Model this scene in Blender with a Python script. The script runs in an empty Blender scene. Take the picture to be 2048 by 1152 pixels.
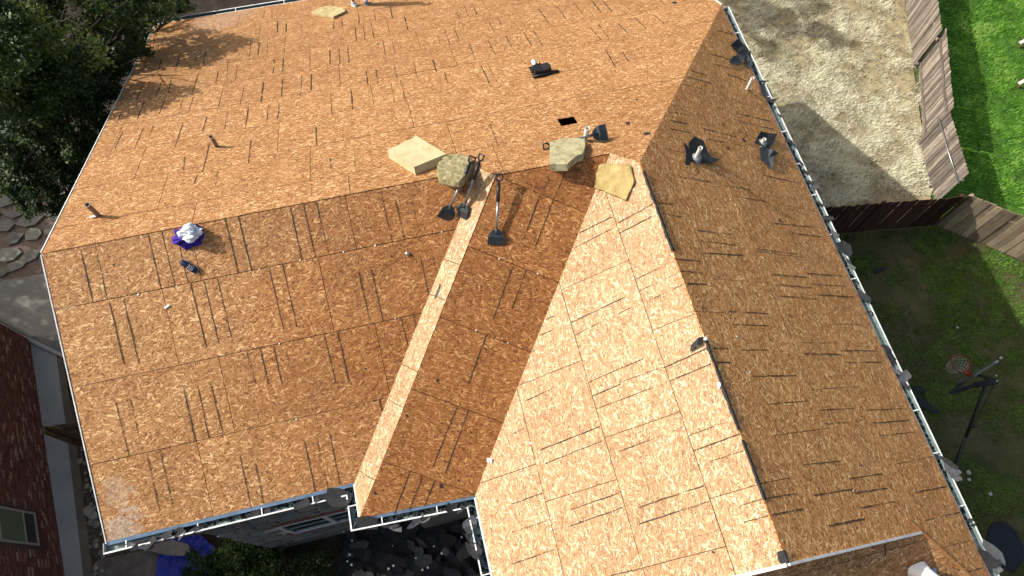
import bpy, bmesh, math, random
import numpy as np
from mathutils import Vector, Matrix, noise
random.seed(7); np.random.seed(7)
C = bpy.context.scene.collection
sc = bpy.context.scene
PI = math.pi
# ------------------------------------------------------------------ camera, light, exposure
FPX = 1425.3164; YAW = 0.2843; PITCH = 1.1583; ROLL = 0.0512
CAM = Vector((5.5600, -6.2445, 9.7450))
_fw = Vector((math.sin(YAW)*math.cos(PITCH), math.cos(YAW)*math.cos(PITCH), -math.sin(PITCH)))
_r0 = _fw.cross(Vector((0, 0, 1))).normalized(); _u0 = _r0.cross(_fw)
_r = _r0*math.cos(ROLL) + _u0*math.sin(ROLL); _u = -_r0*math.sin(ROLL) + _u0*math.cos(ROLL)
cd = bpy.data.cameras.new('camera'); cam = bpy.data.objects.new('camera', cd); C.objects.link(cam)
cd.sensor_width = 36; cd.lens = 36*FPX/2048; cd.clip_start = .1; cd.clip_end = 2000
cam.matrix_world = Matrix(((_r.x, _u.x, -_fw.x, CAM.x), (_r.y, _u.y, -_fw.y, CAM.y), (_r.z, _u.z, -_fw.z, CAM.z), (0, 0, 0, 1)))
sc.camera = cam
SUN = Vector((-1.2, .58, 1.0)).normalized()
w = bpy.data.worlds.new('World'); sc.world = w; w.use_nodes = True
nt = w.node_tree
sky = nt.nodes.new('ShaderNodeTexSky'); sky.sky_type = 'NISHITA'; sky.sun_disc = False
sky.sun_elevation = math.asin(SUN.z); sky.sun_rotation = math.atan2(SUN.x, SUN.y) % (2*PI)
bg = nt.nodes['Background']; bg.inputs[1].default_value = .09
sky.air_density = 1.5; sky.dust_density = 6; sky.ozone_density = .6
nt.links.new(sky.outputs[0], bg.inputs[0])
sl = bpy.data.lights.new('sun', 'SUN'); sl.energy = 3.3; sl.angle = math.radians(.5); sl.color = (1, .95, .87)
so = bpy.data.objects.new('sun', sl); C.objects.link(so); so.rotation_euler = SUN.to_track_quat('Z', 'Y').to_euler(); so.location = (-20, 12, 25)
sc.view_settings.view_transform = 'Standard'; sc.view_settings.look = 'None'
sc.view_settings.exposure = 0.68; sc.view_settings.gamma = 1; sc.view_settings.use_curve_mapping = False

# ------------------------------------------------------------------ roof planes and ground height fitted to image pixels; pixel-to-plane helpers
tS, tN, tW, tE, tT = .4484, .5170, .6113, .6508, .6152
LS, DB, X2, X3, XR, ZR, XE, YN, YG, Y2, Y3 = 4.0817, .5661, 3.7714, 5.5747, 9.1702, .3376, 13.3014, 9.3694, -6.6934, -4.6300, -4.7064
G = -10.0
ZS = -tS*LS; Z2 = tS*(Y2+DB); Z3 = tS*(Y3+DB); ZE = ZR - tE*(XE-XR); ZN = -tN*YN
YB = -tS*DB/(tS+tN); ZB = -tN*YB; YA = -ZR/tN
PL = {'S': (Vector((0, -tS, 1)), 0.0), 'B': (Vector((0, -tS, 1)), tS*DB), 'N': (Vector((0, tN, 1)), 0.0),
      'W': (Vector((-tW, 0, 1)), Z3-tW*X3), 'E': (Vector((tE, 0, 1)), ZR+tE*XR), 'T': (Vector((-tT, 0, 1)), Z2-tT*X2)}
def ray(p): return _fw + _r*((p[0]-1024)/FPX) - _u*((p[1]-576)/FPX)
def onplane(p, n, k):
    d = ray(p); return CAM + d*((k-n.dot(CAM))/n.dot(d))
def hit(p, pl, off=0):
    n, k = PL[pl]; return onplane(p, n, k+off*n.length)
def at(p, z=G): return onplane(p, Vector((0, 0, 1)), z)
KP = hit((1841, 1063), 'E'); KQ = hit((1940, 1152), 'E')
s2 = (KQ.z-KP.z)/(KQ.y-KP.y)
PL['L'] = (Vector((0, -s2, 1)), KP.z-s2*KP.y)
def nrm(pl): return PL[pl][0].normalized()

# ------------------------------------------------------------------ helpers
def empty(name, loc=(0, 0, 0)):
    o = bpy.data.objects.new(name, None); C.objects.link(o); o.location = loc; o.empty_display_size = .1
    return o
def tag(o, label, cat, group=None):
    o['label'] = label; o['category'] = cat
    if group: o['group'] = group
    return o
def link(name, me, mat, parent=None, kind=None):
    o = bpy.data.objects.new(name, me); C.objects.link(o)
    if mat is not None and not me.materials: me.materials.append(mat)
    if parent: o.parent = parent
    if kind: o['kind'] = kind
    return o
def worg(o):
    v = Vector((0, 0, 0))
    while o: v += Vector(o.location); o = o.parent
    return v
class MB:
    def __init__(s): s.v = []; s.f = []; s.uv = None
    def add(s, vs, fs):
        b = len(s.v); s.v += [tuple(v) for v in vs]; s.f += [tuple(i+b for i in f) for f in fs]
    def prism(s, poly, ext):
        n = len(poly); e = Vector(ext); poly = [Vector(p) for p in poly]
        nn = Vector((0, 0, 0))
        for i in range(n): nn += poly[i].cross(poly[(i+1) % n])
        if nn.dot(e) < 0: poly = poly[::-1]
        s.add([p for p in poly]+[p+e for p in poly], [tuple(range(n))[::-1], tuple(range(n, 2*n))]+[(i, (i+1) % n, n+(i+1) % n, n+i) for i in range(n)])
    def box(s, c, a, b, d):
        c = Vector(c); a = Vector(a)/2; b = Vector(b)/2; d = Vector(d)/2
        if a.cross(b).dot(d) < 0: a = -a
        s.add([c+a*i+b*j+d*k for k in (-1, 1) for j in (-1, 1) for i in (-1, 1)],
              [(0, 2, 3, 1), (4, 5, 7, 6), (0, 1, 5, 4), (2, 6, 7, 3), (0, 4, 6, 2), (1, 3, 7, 5)])
    def abox(s, x0, x1, y0, y1, z0, z1): s.box(((x0+x1)/2, (y0+y1)/2, (z0+z1)/2), (x1-x0, 0, 0), (0, y1-y0, 0), (0, 0, z1-z0))
    def bar(s, p, q, wd, th, up=(0, 0, 1)):
        p = Vector(p); q = Vector(q); d = q-p; a = d.cross(Vector(up)).normalized(); b = a.cross(d).normalized()
        s.box((p+q)/2, d, a*wd, b*th)
    def tube(s, pts, r, n=8, cap=True):
        pts = [Vector(p) for p in pts]; rs = r if isinstance(r, (list, tuple)) else [r]*len(pts)
        base = len(s.v); a = None
        for i, p in enumerate(pts):
            d = (pts[min(i+1, len(pts)-1)]-pts[max(i-1, 0)]).normalized()
            if a is None:
                a = d.orthogonal().normalized()
            else:
                a = (a-d*a.dot(d)).normalized()
            b = d.cross(a)
            for k in range(n):
                t = 2*PI*k/n; s.v.append(tuple(p+(a*math.cos(t)+b*math.sin(t))*rs[i]))
        for i in range(len(pts)-1):
            for k in range(n):
                s.f.append((base+i*n+k, base+i*n+(k+1) % n, base+(i+1)*n+(k+1) % n, base+(i+1)*n+k))
        if cap:
            s.f.append(tuple(base+k for k in range(n))[::-1]); s.f.append(tuple(base+(len(pts)-1)*n+k for k in range(n)))
    def mesh(s, name, org=None, smooth=False):
        me = bpy.data.meshes.new(name)
        o = Vector(org) if org else Vector((0, 0, 0))
        me.from_pydata([(v[0]-o.x, v[1]-o.y, v[2]-o.z) for v in s.v], [], s.f)
        if smooth: me.polygons.foreach_set('use_smooth', [True]*len(me.polygons))
        me.update(); return me
    def build(s, name, mat, parent=None, smooth=False, kind=None):
        return link(name, s.mesh(name, worg(parent) if parent else None, smooth), mat, parent, kind)
def big_mesh(name, V, F, mat, parent=None, kind=None, cols=None):
    """numpy verts (n,3) and faces (m,k)"""
    me = bpy.data.meshes.new(name); k = F.shape[1]; V = np.asarray(V, dtype=np.float32)
    if parent: V = V-np.array(worg(parent), dtype=np.float32)
    me.vertices.add(len(V)); me.vertices.foreach_set('co', np.ascontiguousarray(V).ravel())
    me.loops.add(F.size); me.loops.foreach_set('vertex_index', F.astype(np.int32).ravel())
    me.polygons.add(len(F)); me.polygons.foreach_set('loop_start', (np.arange(len(F))*k).astype(np.int32))
    me.update(calc_edges=True)
    if cols is not None:
        a = me.attributes.new('tone', 'FLOAT', 'FACE'); a.data.foreach_set('value', cols.astype(np.float32))
    return link(name, me, mat, parent, kind)

# ------------------------------------------------------------------ materials
def mat_new(name):
    m = bpy.data.materials.new(name); m.use_nodes = True
    return m, m.node_tree, m.node_tree.nodes['Principled BSDF']
class NB:
    def __init__(s, t): s.t = t
    def n(s, ty, ins=None, **kw):
        x = s.t.nodes.new(ty)
        for k, v in kw.items(): setattr(x, k, v)
        for k, v in (ins or {}).items():
            if hasattr(v, 'is_linked') or isinstance(v, bpy.types.NodeSocket): s.t.links.new(v, x.inputs[k])
            else: x.inputs[k].default_value = v
        return x
    def math(s, op, a, b=0.0, clamp=False):
        x = s.n('ShaderNodeMath', {0: a, 1: b}, operation=op); x.use_clamp = clamp; return x.outputs[0]
    def ramp(s, fac, stops, interp='LINEAR'):
        x = s.n('ShaderNodeValToRGB', {0: fac}); r = x.color_ramp; r.interpolation = interp
        while len(r.elements) < len(stops): r.elements.new(.5)
        for e, (p, c) in zip(r.elements, stops): e.position = p; e.color = (c[0], c[1], c[2], 1) if len(c) == 3 else c
        return x.outputs[0]
    def mix(s, f, a, b, blend='MIX'):
        x = s.n('ShaderNodeMix', data_type='RGBA', blend_type=blend)
        for i, v in ((0, f), (6, a), (7, b)):
            if isinstance(v, bpy.types.NodeSocket): s.t.links.new(v, x.inputs[i])
            else: x.inputs[i].default_value = v if not isinstance(v, tuple) else (v+(1,) if len(v) == 3 else v)
        return x.outputs[2]
    def noise(s, vec, scale, detail=3, rough=.55, dist=0):
        x = s.n('ShaderNodeTexNoise', {'Scale': scale, 'Detail': detail, 'Roughness': rough, 'Distortion': dist})
        if vec is not None: s.t.links.new(vec, x.inputs[0])
        return x.outputs[0]
def simple(name, col, rough=.6, var=.25, scale=20, bump=0, metal=0, col2=None, bscale=None, spec=.4):
    m, t, p = mat_new(name); b = NB(t)
    co = b.n('ShaderNodeTexCoord').outputs['Object']
    f = b.noise(co, scale, 5, .6)
    c2 = col2 or tuple(max(0, c*(1-var)) for c in col); c1 = tuple(min(1, c*(1+var)) for c in col) if not col2 else col
    t.links.new(b.ramp(f, [(.3, c2), (.7, c1)]), p.inputs['Base Color'])
    p.inputs['Roughness'].default_value = rough; p.inputs['Metallic'].default_value = metal; p.inputs['Specular IOR Level'].default_value = spec
    if bump:
        h = b.noise(co, bscale or scale*2, 6, .65)
        bn = b.n('ShaderNodeBump', {'Strength': bump, 'Distance': .02, 'Height': h}); t.links.new(bn.outputs[0], p.inputs['Normal'])
    return m

def osb_material(name, pal, WEAR=()):
    """oriented strand board: layers of random wood strands, printed rule lines, weather stains"""
    m, t, p = mat_new(name); b = NB(t)
    uvn = b.n('ShaderNodeUVMap'); uv = uvn.outputs[0]
    oi = b.n('ShaderNodeObjectInfo'); rnd = oi.outputs['Random']
    off = b.n('ShaderNodeCombineXYZ', {0: b.math('MULTIPLY', rnd, 91.7), 1: b.math('MULTIPLY', rnd, 47.3), 2: 0.0}).outputs[0]
    base = b.n('ShaderNodeVectorMath', {0: uv, 1: off}, operation='ADD').outputs[0]
    warp = b.n('ShaderNodeTexNoise', {'Vector': base, 'Scale': 9.0, 'Detail': 2.0}).outputs[1]
    wv = b.n('ShaderNodeVectorMath', {0: b.n('ShaderNodeVectorMath', {0: warp, 1: (.5, .5, .5)}, operation='SUBTRACT').outputs[0], 'Scale': .05}, operation='SCALE').outputs[0]
    vec = b.n('ShaderNodeVectorMath', {0: base, 1: wv}, operation='ADD').outputs[0]
    col = None; hsum = None
    layers = [(0, 6, 28, 0.0, 0), (17, 7, 36, .45, 0), (-31, 6.5, 31, .5, 0), (64, 7.5, 36, .58, 0), (-9, 8, 44, .5, 0), (-71, 7.5, 38, .66, 0), (38, 10, 52, .62, 0),
              (-16, 9, 46, .70, 0), (24, 6, 32, .945, 1), (-42, 7, 38, .95, 1), (6, 9, 46, .92, 1), (75, 8, 40, .955, 1), (-20, 13, 70, .86, 1), (-14, 11, 66, .90, 2), (48, 12, 70, .92, 2), (-66, 13, 76, .92, 2)]
    for i, (ang, sx, sy, thr, kind) in enumerate(layers):
        mp = b.n('ShaderNodeMapping', {'Vector': vec, 'Rotation': (0, 0, math.radians(ang)), 'Location': (i*3.7, i*5.1, 0)})
        mp2 = b.n('ShaderNodeMapping', {'Vector': mp.outputs[0], 'Scale': (sx*1.15, sy*1.15, 1)})
        vo = b.n('ShaderNodeTexVoronoi', {'Vector': mp2.outputs[0], 'Scale': 1.0, 'Randomness': 1.0}, voronoi_dimensions='2D')
        sp = b.n('ShaderNodeSeparateColor', {0: vo.outputs['Color']})
        c = b.ramp(sp.outputs[0], pal[kind])
        if i == 0:
            edge = b.n('ShaderNodeMapRange', {0: vo.outputs['Distance'], 1: .36, 2: .62, 3: 1.0, 4: .7}).outputs[0]
            col = b.mix(.7, c, b.n('ShaderNodeCombineColor', {0: edge, 1: edge, 2: edge}).outputs[0], 'MULTIPLY')
        else:
            on = b.math('GREATER_THAN', sp.outputs[1], thr)
            shp = b.n('ShaderNodeMapRange', {0: vo.outputs['Distance'], 1: .50, 2: .42, 3: 0.0, 4: 1.0 if kind else .9}).outputs[0]
            col = b.mix(b.math('MULTIPLY', on, shp), col, c)
        if i < 10: hsum = sp.outputs[2] if hsum is None else b.math('ADD', hsum, b.math('MULTIPLY', b.math('MULTIPLY', sp.outputs[2], .5), on))
    fib = b.noise(b.n('ShaderNodeMapping', {'Vector': base, 'Scale': (26, 130, 1)}).outputs[0], 1, 4, .7)
    col = b.mix(.38, col, b.ramp(fib, [(.3, (.62, .56, .50)), (.7, (1.22, 1.22, 1.22))]), 'MULTIPLY')
    # broad tone drift and dark knots / resin specks
    drift = b.noise(base, 1.6, 3, .6)
    col = b.mix(.55, col, b.ramp(drift, [(.3, (.80, .74, .68)), (.7, (1.12, 1.12, 1.10))]), 'MULTIPLY')
    sheet = b.ramp(b.math('FRACT', b.math('MULTIPLY', rnd, 7.77)), [(0, (.93, .90, .86)), (1, (1.06, 1.06, 1.05))])
    col = b.mix(1.0, col, sheet, 'MULTIPLY')
    spk = b.n('ShaderNodeTexVoronoi', {'Vector': base, 'Scale': 17.0}, voronoi_dimensions='2D')
    dk = b.math('MULTIPLY', b.math('LESS_THAN', spk.outputs['Distance'], .13), b.math('GREATER_THAN', b.n('ShaderNodeSeparateColor', {0: spk.outputs['Color']}).outputs[0], .62))
    col = b.mix(b.math('MULTIPLY', dk, .75), col, (.09, .045, .02))
    # printed rule lines every 406 mm
    sxy = b.n('ShaderNodeSeparateXYZ', {0: uv})
    for ax, per in ((0, .8128), (1, .4064)):
        fr = b.math('ABSOLUTE', b.math('SUBTRACT', b.math('FRACT', b.math('DIVIDE', b.math('ADD', sxy.outputs[ax], 10*per+.2), per)), .5))
        ln = b.math('LESS_THAN', fr, .009/per*.5)
        brk = b.n('ShaderNodeMapRange', {0: b.noise(base, 2.2, 3), 1: .42, 2: .58, 3: 0.0, 4: .62}).outputs[0]
        col = b.mix(b.math('MULTIPLY', ln, brk), col, (.13, .06, .03))
    # weathered grey patches with their own place on the roof
    pos = b.n('ShaderNodeNewGeometry').outputs['Position']
    wn = b.n('ShaderNodeTexNoise', {'Vector': pos, 'Scale': 5.0, 'Detail': 5.0, 'Roughness': .7}).outputs[0]
    st = None
    for (cx, cy, cz, rad, amt) in STAINS:
        d = b.n('ShaderNodeVectorMath', {0: pos, 1: (cx, cy, cz)}, operation='DISTANCE').outputs['Value']
        e = b.math('ADD', d, b.math('MULTIPLY', b.math('SUBTRACT', wn, .5), rad*3.4))
        f = b.n('ShaderNodeMapRange', {0: e, 1: rad, 2: rad*.82, 3: 0.0, 4: amt}).outputs[0]
        st = f if st is None else b.math('MAXIMUM', st, f)
    gcol = b.ramp(b.noise(pos, 22, 6, .75), [(.36, (.20, .12, .08)), (.5, (.38, .29, .23)), (.64, (.60, .52, .46))])
    col = b.mix(st, col, gcol)
    # broad tints by distance from a point; one paints light onto a slope
    wn2 = b.n('ShaderNodeTexNoise', {'Vector': pos, 'Scale': .9, 'Detail': 4.0, 'Roughness': .6}).outputs[0]
    for (cx, cy, cz, rad, tint, amt) in WEAR:
        d = b.n('ShaderNodeVectorMath', {0: pos, 1: (cx, cy, cz)}, operation='DISTANCE').outputs['Value']
        e = b.math('ADD', d, b.math('MULTIPLY', b.math('SUBTRACT', wn2, .5), 3.0))
        f = b.n('ShaderNodeMapRange', {0: e, 1: rad, 2: rad*.25, 3: 0.0, 4: amt}, interpolation_type='SMOOTHSTEP').outputs[0]
        col = b.mix(f, col, tint, 'MULTIPLY')
    t.links.new(col, p.inputs['Base Color'])
    p.inputs['Roughness'].default_value = .62; p.inputs['Specular IOR Level'].default_value = .3
    bn = b.n('ShaderNodeBump', {'Strength': .4, 'Distance': .004, 'Height': hsum}); t.links.new(bn.outputs[0], p.inputs['Normal'])
    return m
_a = hit((250, 1055), 'S'); _b = hit((238, 985), 'S'); _c = hit((440, 40), 'N')
STAINS = [(_a.x, _a.y, _a.z, .27, .70), (_b.x, _b.y, _b.z, .24, .38), (_c.x, _c.y, _c.z, .8, .30)]
_d = hit((230, 720), 'S'); _e = hit((960, 650), 'B')
TINT_S = [(_d.x, _d.y, _d.z, 4.6, (1.19, 1.18, 1.13), 1.0), (_e.x, _e.y, _e.z, 5.2, (.90, .74, .56), 1.0)]; TINT_B = [(_e.x, _e.y, _e.z, 30, (.84, .68, .50), 1.0)]; LIGHT_TINT_E = [(15.0, -3.5, -1.2, 60, (1.6, 1.5, 1.32), 1.0)]  # last tint paints light onto the dim right slope; others only vary board tone
PALS = [[(0, (.30, .142, .055)), (.3, (.362, .181, .073)), (.65, (.41, .217, .094)), (1, (.475, .272, .126))], [(0, (.50, .29, .13)), (1, (.74, .53, .30))], [(0, (.11, .045, .016)), (1, (.24, .10, .035))]]
OSB = osb_material('osb_board', PALS)
OSB_S = osb_material('osb_board_graded', PALS, TINT_S); OSB_B = osb_material('osb_board_red_brown', PALS, TINT_B); OSB_E = osb_material('osb_board_added_light', PALS, LIGHT_TINT_E)  # graded left slope, redder strip, right slope with light painted in
OSB_PALE = osb_material('osb_board_pale', [[(0, (.345, .188, .090)), (.3, (.415, .258, .138)), (.7, (.462, .314, .180)), (1, (.52, .375, .228))], [(0, (.60, .45, .28)), (1, (.76, .64, .45))], [(0, (.22, .105, .045)), (1, (.36, .20, .09))]])  # paler palette for the wing's left slope and the narrow strip
M = dict(
    streak=None,
    white=simple('white_painted_metal', (.74, .76, .76), .4, .2, 9),
    alu=simple('gutter_metal_shaded', (.17, .23, .23), .4, .35, 14, metal=0),  # dark teal paints the shade inside the gutter, grime included
    drip=simple('galvanised_drip_edge', (.30, .42, .55), .28, .18, 10, metal=.6),
    shingle=simple('black_shingle', (.030, .031, .035), .85, .5, 160, .5, bscale=300, spec=.25),
    shingle_grey=simple('grey_shingle_back', (.085, .088, .097), .8, .35, 60, .3, bscale=200, spec=.25),
    felt=simple('black_felt', (.024, .025, .029), .8, .5, 30, .4),
    edgewood=simple('raw_edge_wood', (.42, .20, .075), .7, .3, 25),
    darkwood=simple('attic_timber', (.16, .09, .045), .8, .3, 9),
    wallpaint=simple('wall_siding', (.15, .138, .124), .8, .12, 4),
    pvc=simple('white_pvc', (.72, .71, .68), .4, .12, 18),
    pipegrey=simple('shade_brown_pipe', (.20, .15, .12), .5, .3, 22),  # brown stands for the pipe's shaded side, painted as its colour
    lead=simple('lead_boot', (.36, .36, .37), .55, .3, 35, .3),
    blackplastic=simple('black_plastic', (.018, .018, .02), .42, .4, 30),
    steel=simple('grey_steel_tube', (.34, .35, .37), .32, .2, 30, metal=.75),
    blade=simple('dark_blade_steel', (.050, .062, .072), .38, .35, 14, .15, metal=.5),
    cap=simple('nail_cap_plastic', (.78, .80, .82), .4, .05, 10),
)
def streak_mat():
    m, t, p = mat_new('black_tar_streak'); b = NB(t)
    co = b.n('ShaderNodeTexCoord').outputs['Object']
    n1 = b.noise(co, 55, 4, .75); n2 = b.noise(co, 3, 2)
    rn = b.n('ShaderNodeObjectInfo').outputs['Random']
    n1 = b.math('ADD', n1, b.math('MULTIPLY', b.math('SUBTRACT', rn, .28), .16))
    a = b.n('ShaderNodeMapRange', {0: b.math('ADD', n1, b.math('MULTIPLY', b.math('SUBTRACT', n2, .5), .7)), 1: .36, 2: .52, 3: .0, 4: .80}).outputs[0]
    p.inputs['Base Color'].default_value = (.036, .026, .016, 1); p.inputs['Roughness'].default_value = .85
    t.links.new(a, p.inputs['Alpha']); return m
M['streak'] = streak_mat()

# ------------------------------------------------------------------ ground and setting surfaces
def ground_mat(name, cols, scale, bump=.6, bsc=40, extra=None, rough=.95):
    m, t, p = mat_new(name); b = NB(t)
    pos = b.n('ShaderNodeNewGeometry').outputs['Position']
    f = b.math('ADD', b.math('MULTIPLY', b.noise(pos, scale, 6, .7), .6), b.math('MULTIPLY', b.noise(pos, scale*9, 4, .7), .4))
    c = b.ramp(f, cols)
    big = b.noise(pos, .55, 3, .6)
    c = b.mix(.6, c, b.ramp(big, [(.3, (.7, .7, .7)), (.7, (1.2, 1.2, 1.15))]), 'MULTIPLY')
    t.links.new(c, p.inputs['Base Color']); p.inputs['Roughness'].default_value = rough; p.inputs['Specular IOR Level'].default_value = .15
    bn = b.n('ShaderNodeBump', {'Strength': bump, 'Distance': .03, 'Height': b.noise(pos, bsc, 5, .7)}); t.links.new(bn.outputs[0], p.inputs['Normal'])
    return m
def sheet(name, pts, z, mat, kind='structure'):
    b = MB(); b.prism([(x, y, z-.02) for x, y in pts], (0, 0, .02)); return b.build(name, mat, kind=kind)
g_soil = ground_mat('dark_soil', [(.3, (.018, .015, .012)), (.5, (.036, .029, .023)), (.7, (.065, .052, .042))], 3)
g_dry = ground_mat('dry_lawn_soil', [(.3, (.19, .15, .085)), (.5, (.36, .30, .185)), (.7, (.52, .455, .30))], 2.2)
g_green = ground_mat('green_lawn_soil', [(.3, (.03, .065, .01)), (.5, (.06, .15, .018)), (.7, (.11, .23, .03))], 2.5)
g_mixed = ground_mat('patchy_lawn_soil', [(.3, (.05, .06, .018)), (.5, (.085, .085, .035)), (.7, (.16, .135, .075))], 1.2)
g_gravel = ground_mat('pink_gravel', [(.32, (.05, .034, .03)), (.5, (.16, .115, .10)), (.68, (.34, .27, .245))], 26, .9, 60)
g_conc = ground_mat('concrete_paving', [(.3, (.11, .108, .104)), (.7, (.21, .207, .20))], 1.3, .12, 60, rough=.8)
g_walk = ground_mat('concrete_walkway', [(.3, (.36, .365, .365)), (.7, (.48, .485, .485))], 2.1, .12, 60, rough=.8)
b = MB(); b.abox(-700, 700, -700, 700, G-.6, G-.024); b.build('ground', g_soil, kind='structure')
cor = at((1872, 449)); sw = at((1676, 466)); seE = at((2048, 522)); efT = at((1816, 44)); efM = at((1832, 137)); efB = at((1864, 392))
def ext(a, b_, d): v = (b_-a).normalized(); return b_+v*d
fNE = ext(efB, efT, 9); fSE = ext(cor, seE, 7)
sheet('dry_lawn', [(13.0, cor.y+(sw.y-cor.y)/(sw.x-cor.x)*(13-cor.x)+.12), (cor.x, cor.y+.12), (fNE.x, fNE.y), (13.0, fNE.y)], G, g_dry)
sheet('neighbour_lawn', [(cor.x+.02, cor.y), (fSE.x, fSE.y), (60, -20), (60, 60), (fNE.x+.02, fNE.y)], G+.004, g_green)
sheet('side_lawn', [(13.0, -22), (30, -22), (fSE.x, fSE.y-.02), (cor.x, cor.y+.02), (13.0, cor.y+(sw.y-cor.y)/(sw.x-cor.x)*(13-cor.x)+.02)], G+.004, g_mixed)

# ------------------------------------------------------------------ the house
house = tag(empty('house', (6.5, 0, G)), 'house under re-roofing with its whole roof stripped to bare OSB sheathing', 'house')
def clip(poly, a, bb, c):
    """keep a*u+b*v<=c"""
    out = []
    for i in range(len(poly)):
        p = poly[i]; q = poly[(i+1) % len(poly)]
        dp = a*p[0]+bb*p[1]-c; dq = a*q[0]+bb*q[1]-c
        if dp <= 0: out.append(p)
        if (dp < 0 < dq) or (dq < 0 < dp):
            t = dp/(dp-dq); out.append((p[0]+(q[0]-p[0])*t, p[1]+(q[1]-p[1])*t))
    return out
def inside(poly, p):
    c = False; n = len(poly)
    for i in range(n):
        x1, y1 = poly[i]; x2, y2 = poly[(i+1) % n]
        if (y1 > p[1]) != (y2 > p[1]) and p[0] < (x2-x1)*(p[1]-y1)/(y2-y1)+x1: c = not c
    return c
SHEETS = {}; FRAMES = {}
TH = .014
def slope(key, o, e1, e2, poly3, rows, joints, mat, lift=0, hole=None, gap=.009):
    o = Vector(o); e1 = Vector(e1).normalized(); e2 = Vector(e2).normalized(); n = e1.cross(e2)
    if n.z < 0: n = -n
    FRAMES[key] = (o, e1, e2, n)
    P = [((Vector(p)-o).dot(e1), (Vector(p)-o).dot(e2)) for p in poly3]
    umin = min(p[0] for p in P); umax = max(p[0] for p in P)
    SHEETS[key] = []
    for ri in range(len(rows)-1):
        v0, v1 = rows[ri], rows[ri+1]
        js = joints[ri % len(joints)] if joints else []
        if js and not isinstance(js, list):
            s0 = js; L = 2.44
            k0 = math.floor((umin-s0)/L); js = [s0+L*k for k in range(k0, k0+40) if umin < s0+L*k < umax]
        us = [umin-1]+sorted(js)+[umax+1]
        for ui in range(len(us)-1):
            q = P
            jt = random.uniform(-.0015, .0015)
            for (a, bb, c) in ((-1, 0, -(us[ui]+gap/2)), (1, 0, us[ui+1]-gap/2), (0, -1, -(v0+gap/2+jt)), (0, 1, v1-gap/2+jt)):
                if len(q) >= 3: q = clip(q, a, bb, c)
            # drop degenerate
            qq = []
            for p_ in q:
                if not qq or math.hypot(p_[0]-qq[-1][0], p_[1]-qq[-1][1]) > 1e-4: qq.append(p_)
            if len(qq) > 2 and math.hypot(qq[0][0]-qq[-1][0], qq[0][1]-qq[-1][1]) < 1e-4: qq.pop()
            if len(qq) < 3: continue
            ar = abs(sum(qq[i][0]*qq[(i+1) % len(qq)][1]-qq[(i+1) % len(qq)][0]*qq[i][1] for i in range(len(qq))))/2
            if ar < .004: continue
            pieces = [qq]
            if hole and inside(qq, (sum(h[0] for h in hole)/len(hole), sum(h[1] for h in hole)/len(hole))):
                h0 = min(h[0] for h in hole); h1 = max(h[0] for h in hole); g0 = min(h[1] for h in hole); g1 = max(h[1] for h in hole)
                pieces = [clip(qq, 1, 0, h0), clip(qq, -1, 0, -h1), clip(clip(clip(qq, -1, 0, -h0), 1, 0, h1), 0, 1, g0), clip(clip(clip(qq, -1, 0, -h0), 1, 0, h1), 0, -1, -g1)]
            mb = MB(); uvs = []
            dz = lift+random.uniform(-.002, .002)
            for pc in pieces:
                if len(pc) >= 3: mb.prism([o+e1*u+e2*v+n*(dz-TH) for u, v in pc], n*TH)
            org = worg(house); me = mb.mesh('osb_sheet', org)
            ul = me.uv_layers.new(name='uv')
            u0, v0_ = us[ui] if ui else js[0]-2.44 if js else umin, v0
            for lp in me.loops:
                c = me.vertices[lp.vertex_index].co+org-o
                ul.data[lp.index].uv = (c.dot(e1)-u0, c.dot(e2)-v0_)
            ob = link('osb_sheet', me, mat, house); SHEETS[key].append((qq, ob))
def rows_from(first, step, n): return [first+step*i for i in range(n)]
V0 = Vector((X2+(-ZS)/tT, 0, 0)); HP = Vector((X2+(ZB-Z2)/tT, YB, ZB)); RP = Vector((X3+(ZB-Z3)/tW, YB, ZB)); AP = Vector((XR, YA, ZR)); GP = Vector((XR, YG, ZR))
NEc = Vector((XE, -ZE/tN, ZE)); P1 = Vector((X2, -LS, ZS)); P2 = Vector((X2, Y2, Z2)); P3 = Vector((X3, Y3, Z3))
GW = Vector((X3, YG, Z3)); KE = KP+(KQ-KP)*((XE-KP.x)/(KQ.x-KP.x)) 
slope('S', (0, -LS, ZS), (1, 0, 0), (0, 1, tS), [(0, -LS, ZS), P1, V0-Vector((.02, .016, .007)), (0, -.016, -.007)],
      rows_from(0, 1.2, 5), [[1.59], [2.17, 4.60], [1.58, 3.96], [2.17, 4.57]], OSB_S)
slope('N', (0, YN, ZN), (1, 0, 0), (0, -1, tN), [(0, YN, ZN), (XE, YN, ZN), NEc, AP, RP, HP, V0, (0, 0, 0)],
      [-.01]+rows_from(.12, 1.22, 11), [4.03, 4.65, 5.25, 3.45], OSB,
      hole=[((hit(q, 'N')-Vector((0, YN, ZN))).dot(Vector((1, 0, 0))), (hit(q, 'N')-Vector((0, YN, ZN))).dot(Vector((0, -1, tN)).normalized())) for q in ((1116, 238), (1148, 233), (1155, 246), (1122, 251))])
slope('W', (X3, 0, Z3), (0, 1, 0), (1, 0, tW), [P3, RP, AP-Vector((.012, 0, .007)), GP-Vector((.012, 0, .007)), GW],
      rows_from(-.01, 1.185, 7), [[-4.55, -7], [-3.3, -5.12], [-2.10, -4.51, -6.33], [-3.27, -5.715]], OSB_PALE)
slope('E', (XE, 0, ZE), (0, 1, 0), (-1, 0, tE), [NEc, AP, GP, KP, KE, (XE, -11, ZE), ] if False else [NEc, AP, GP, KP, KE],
      rows_from(0, 1.40, 6), [[-5.82, -3.38, -.94, 1.5], [-4.51, -2.07, .37, 2.81, -6.95], [-5.12, -2.67, -.23, 2.21], [-5.71, -3.24, -.8, 1.64]], OSB_E)
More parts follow.
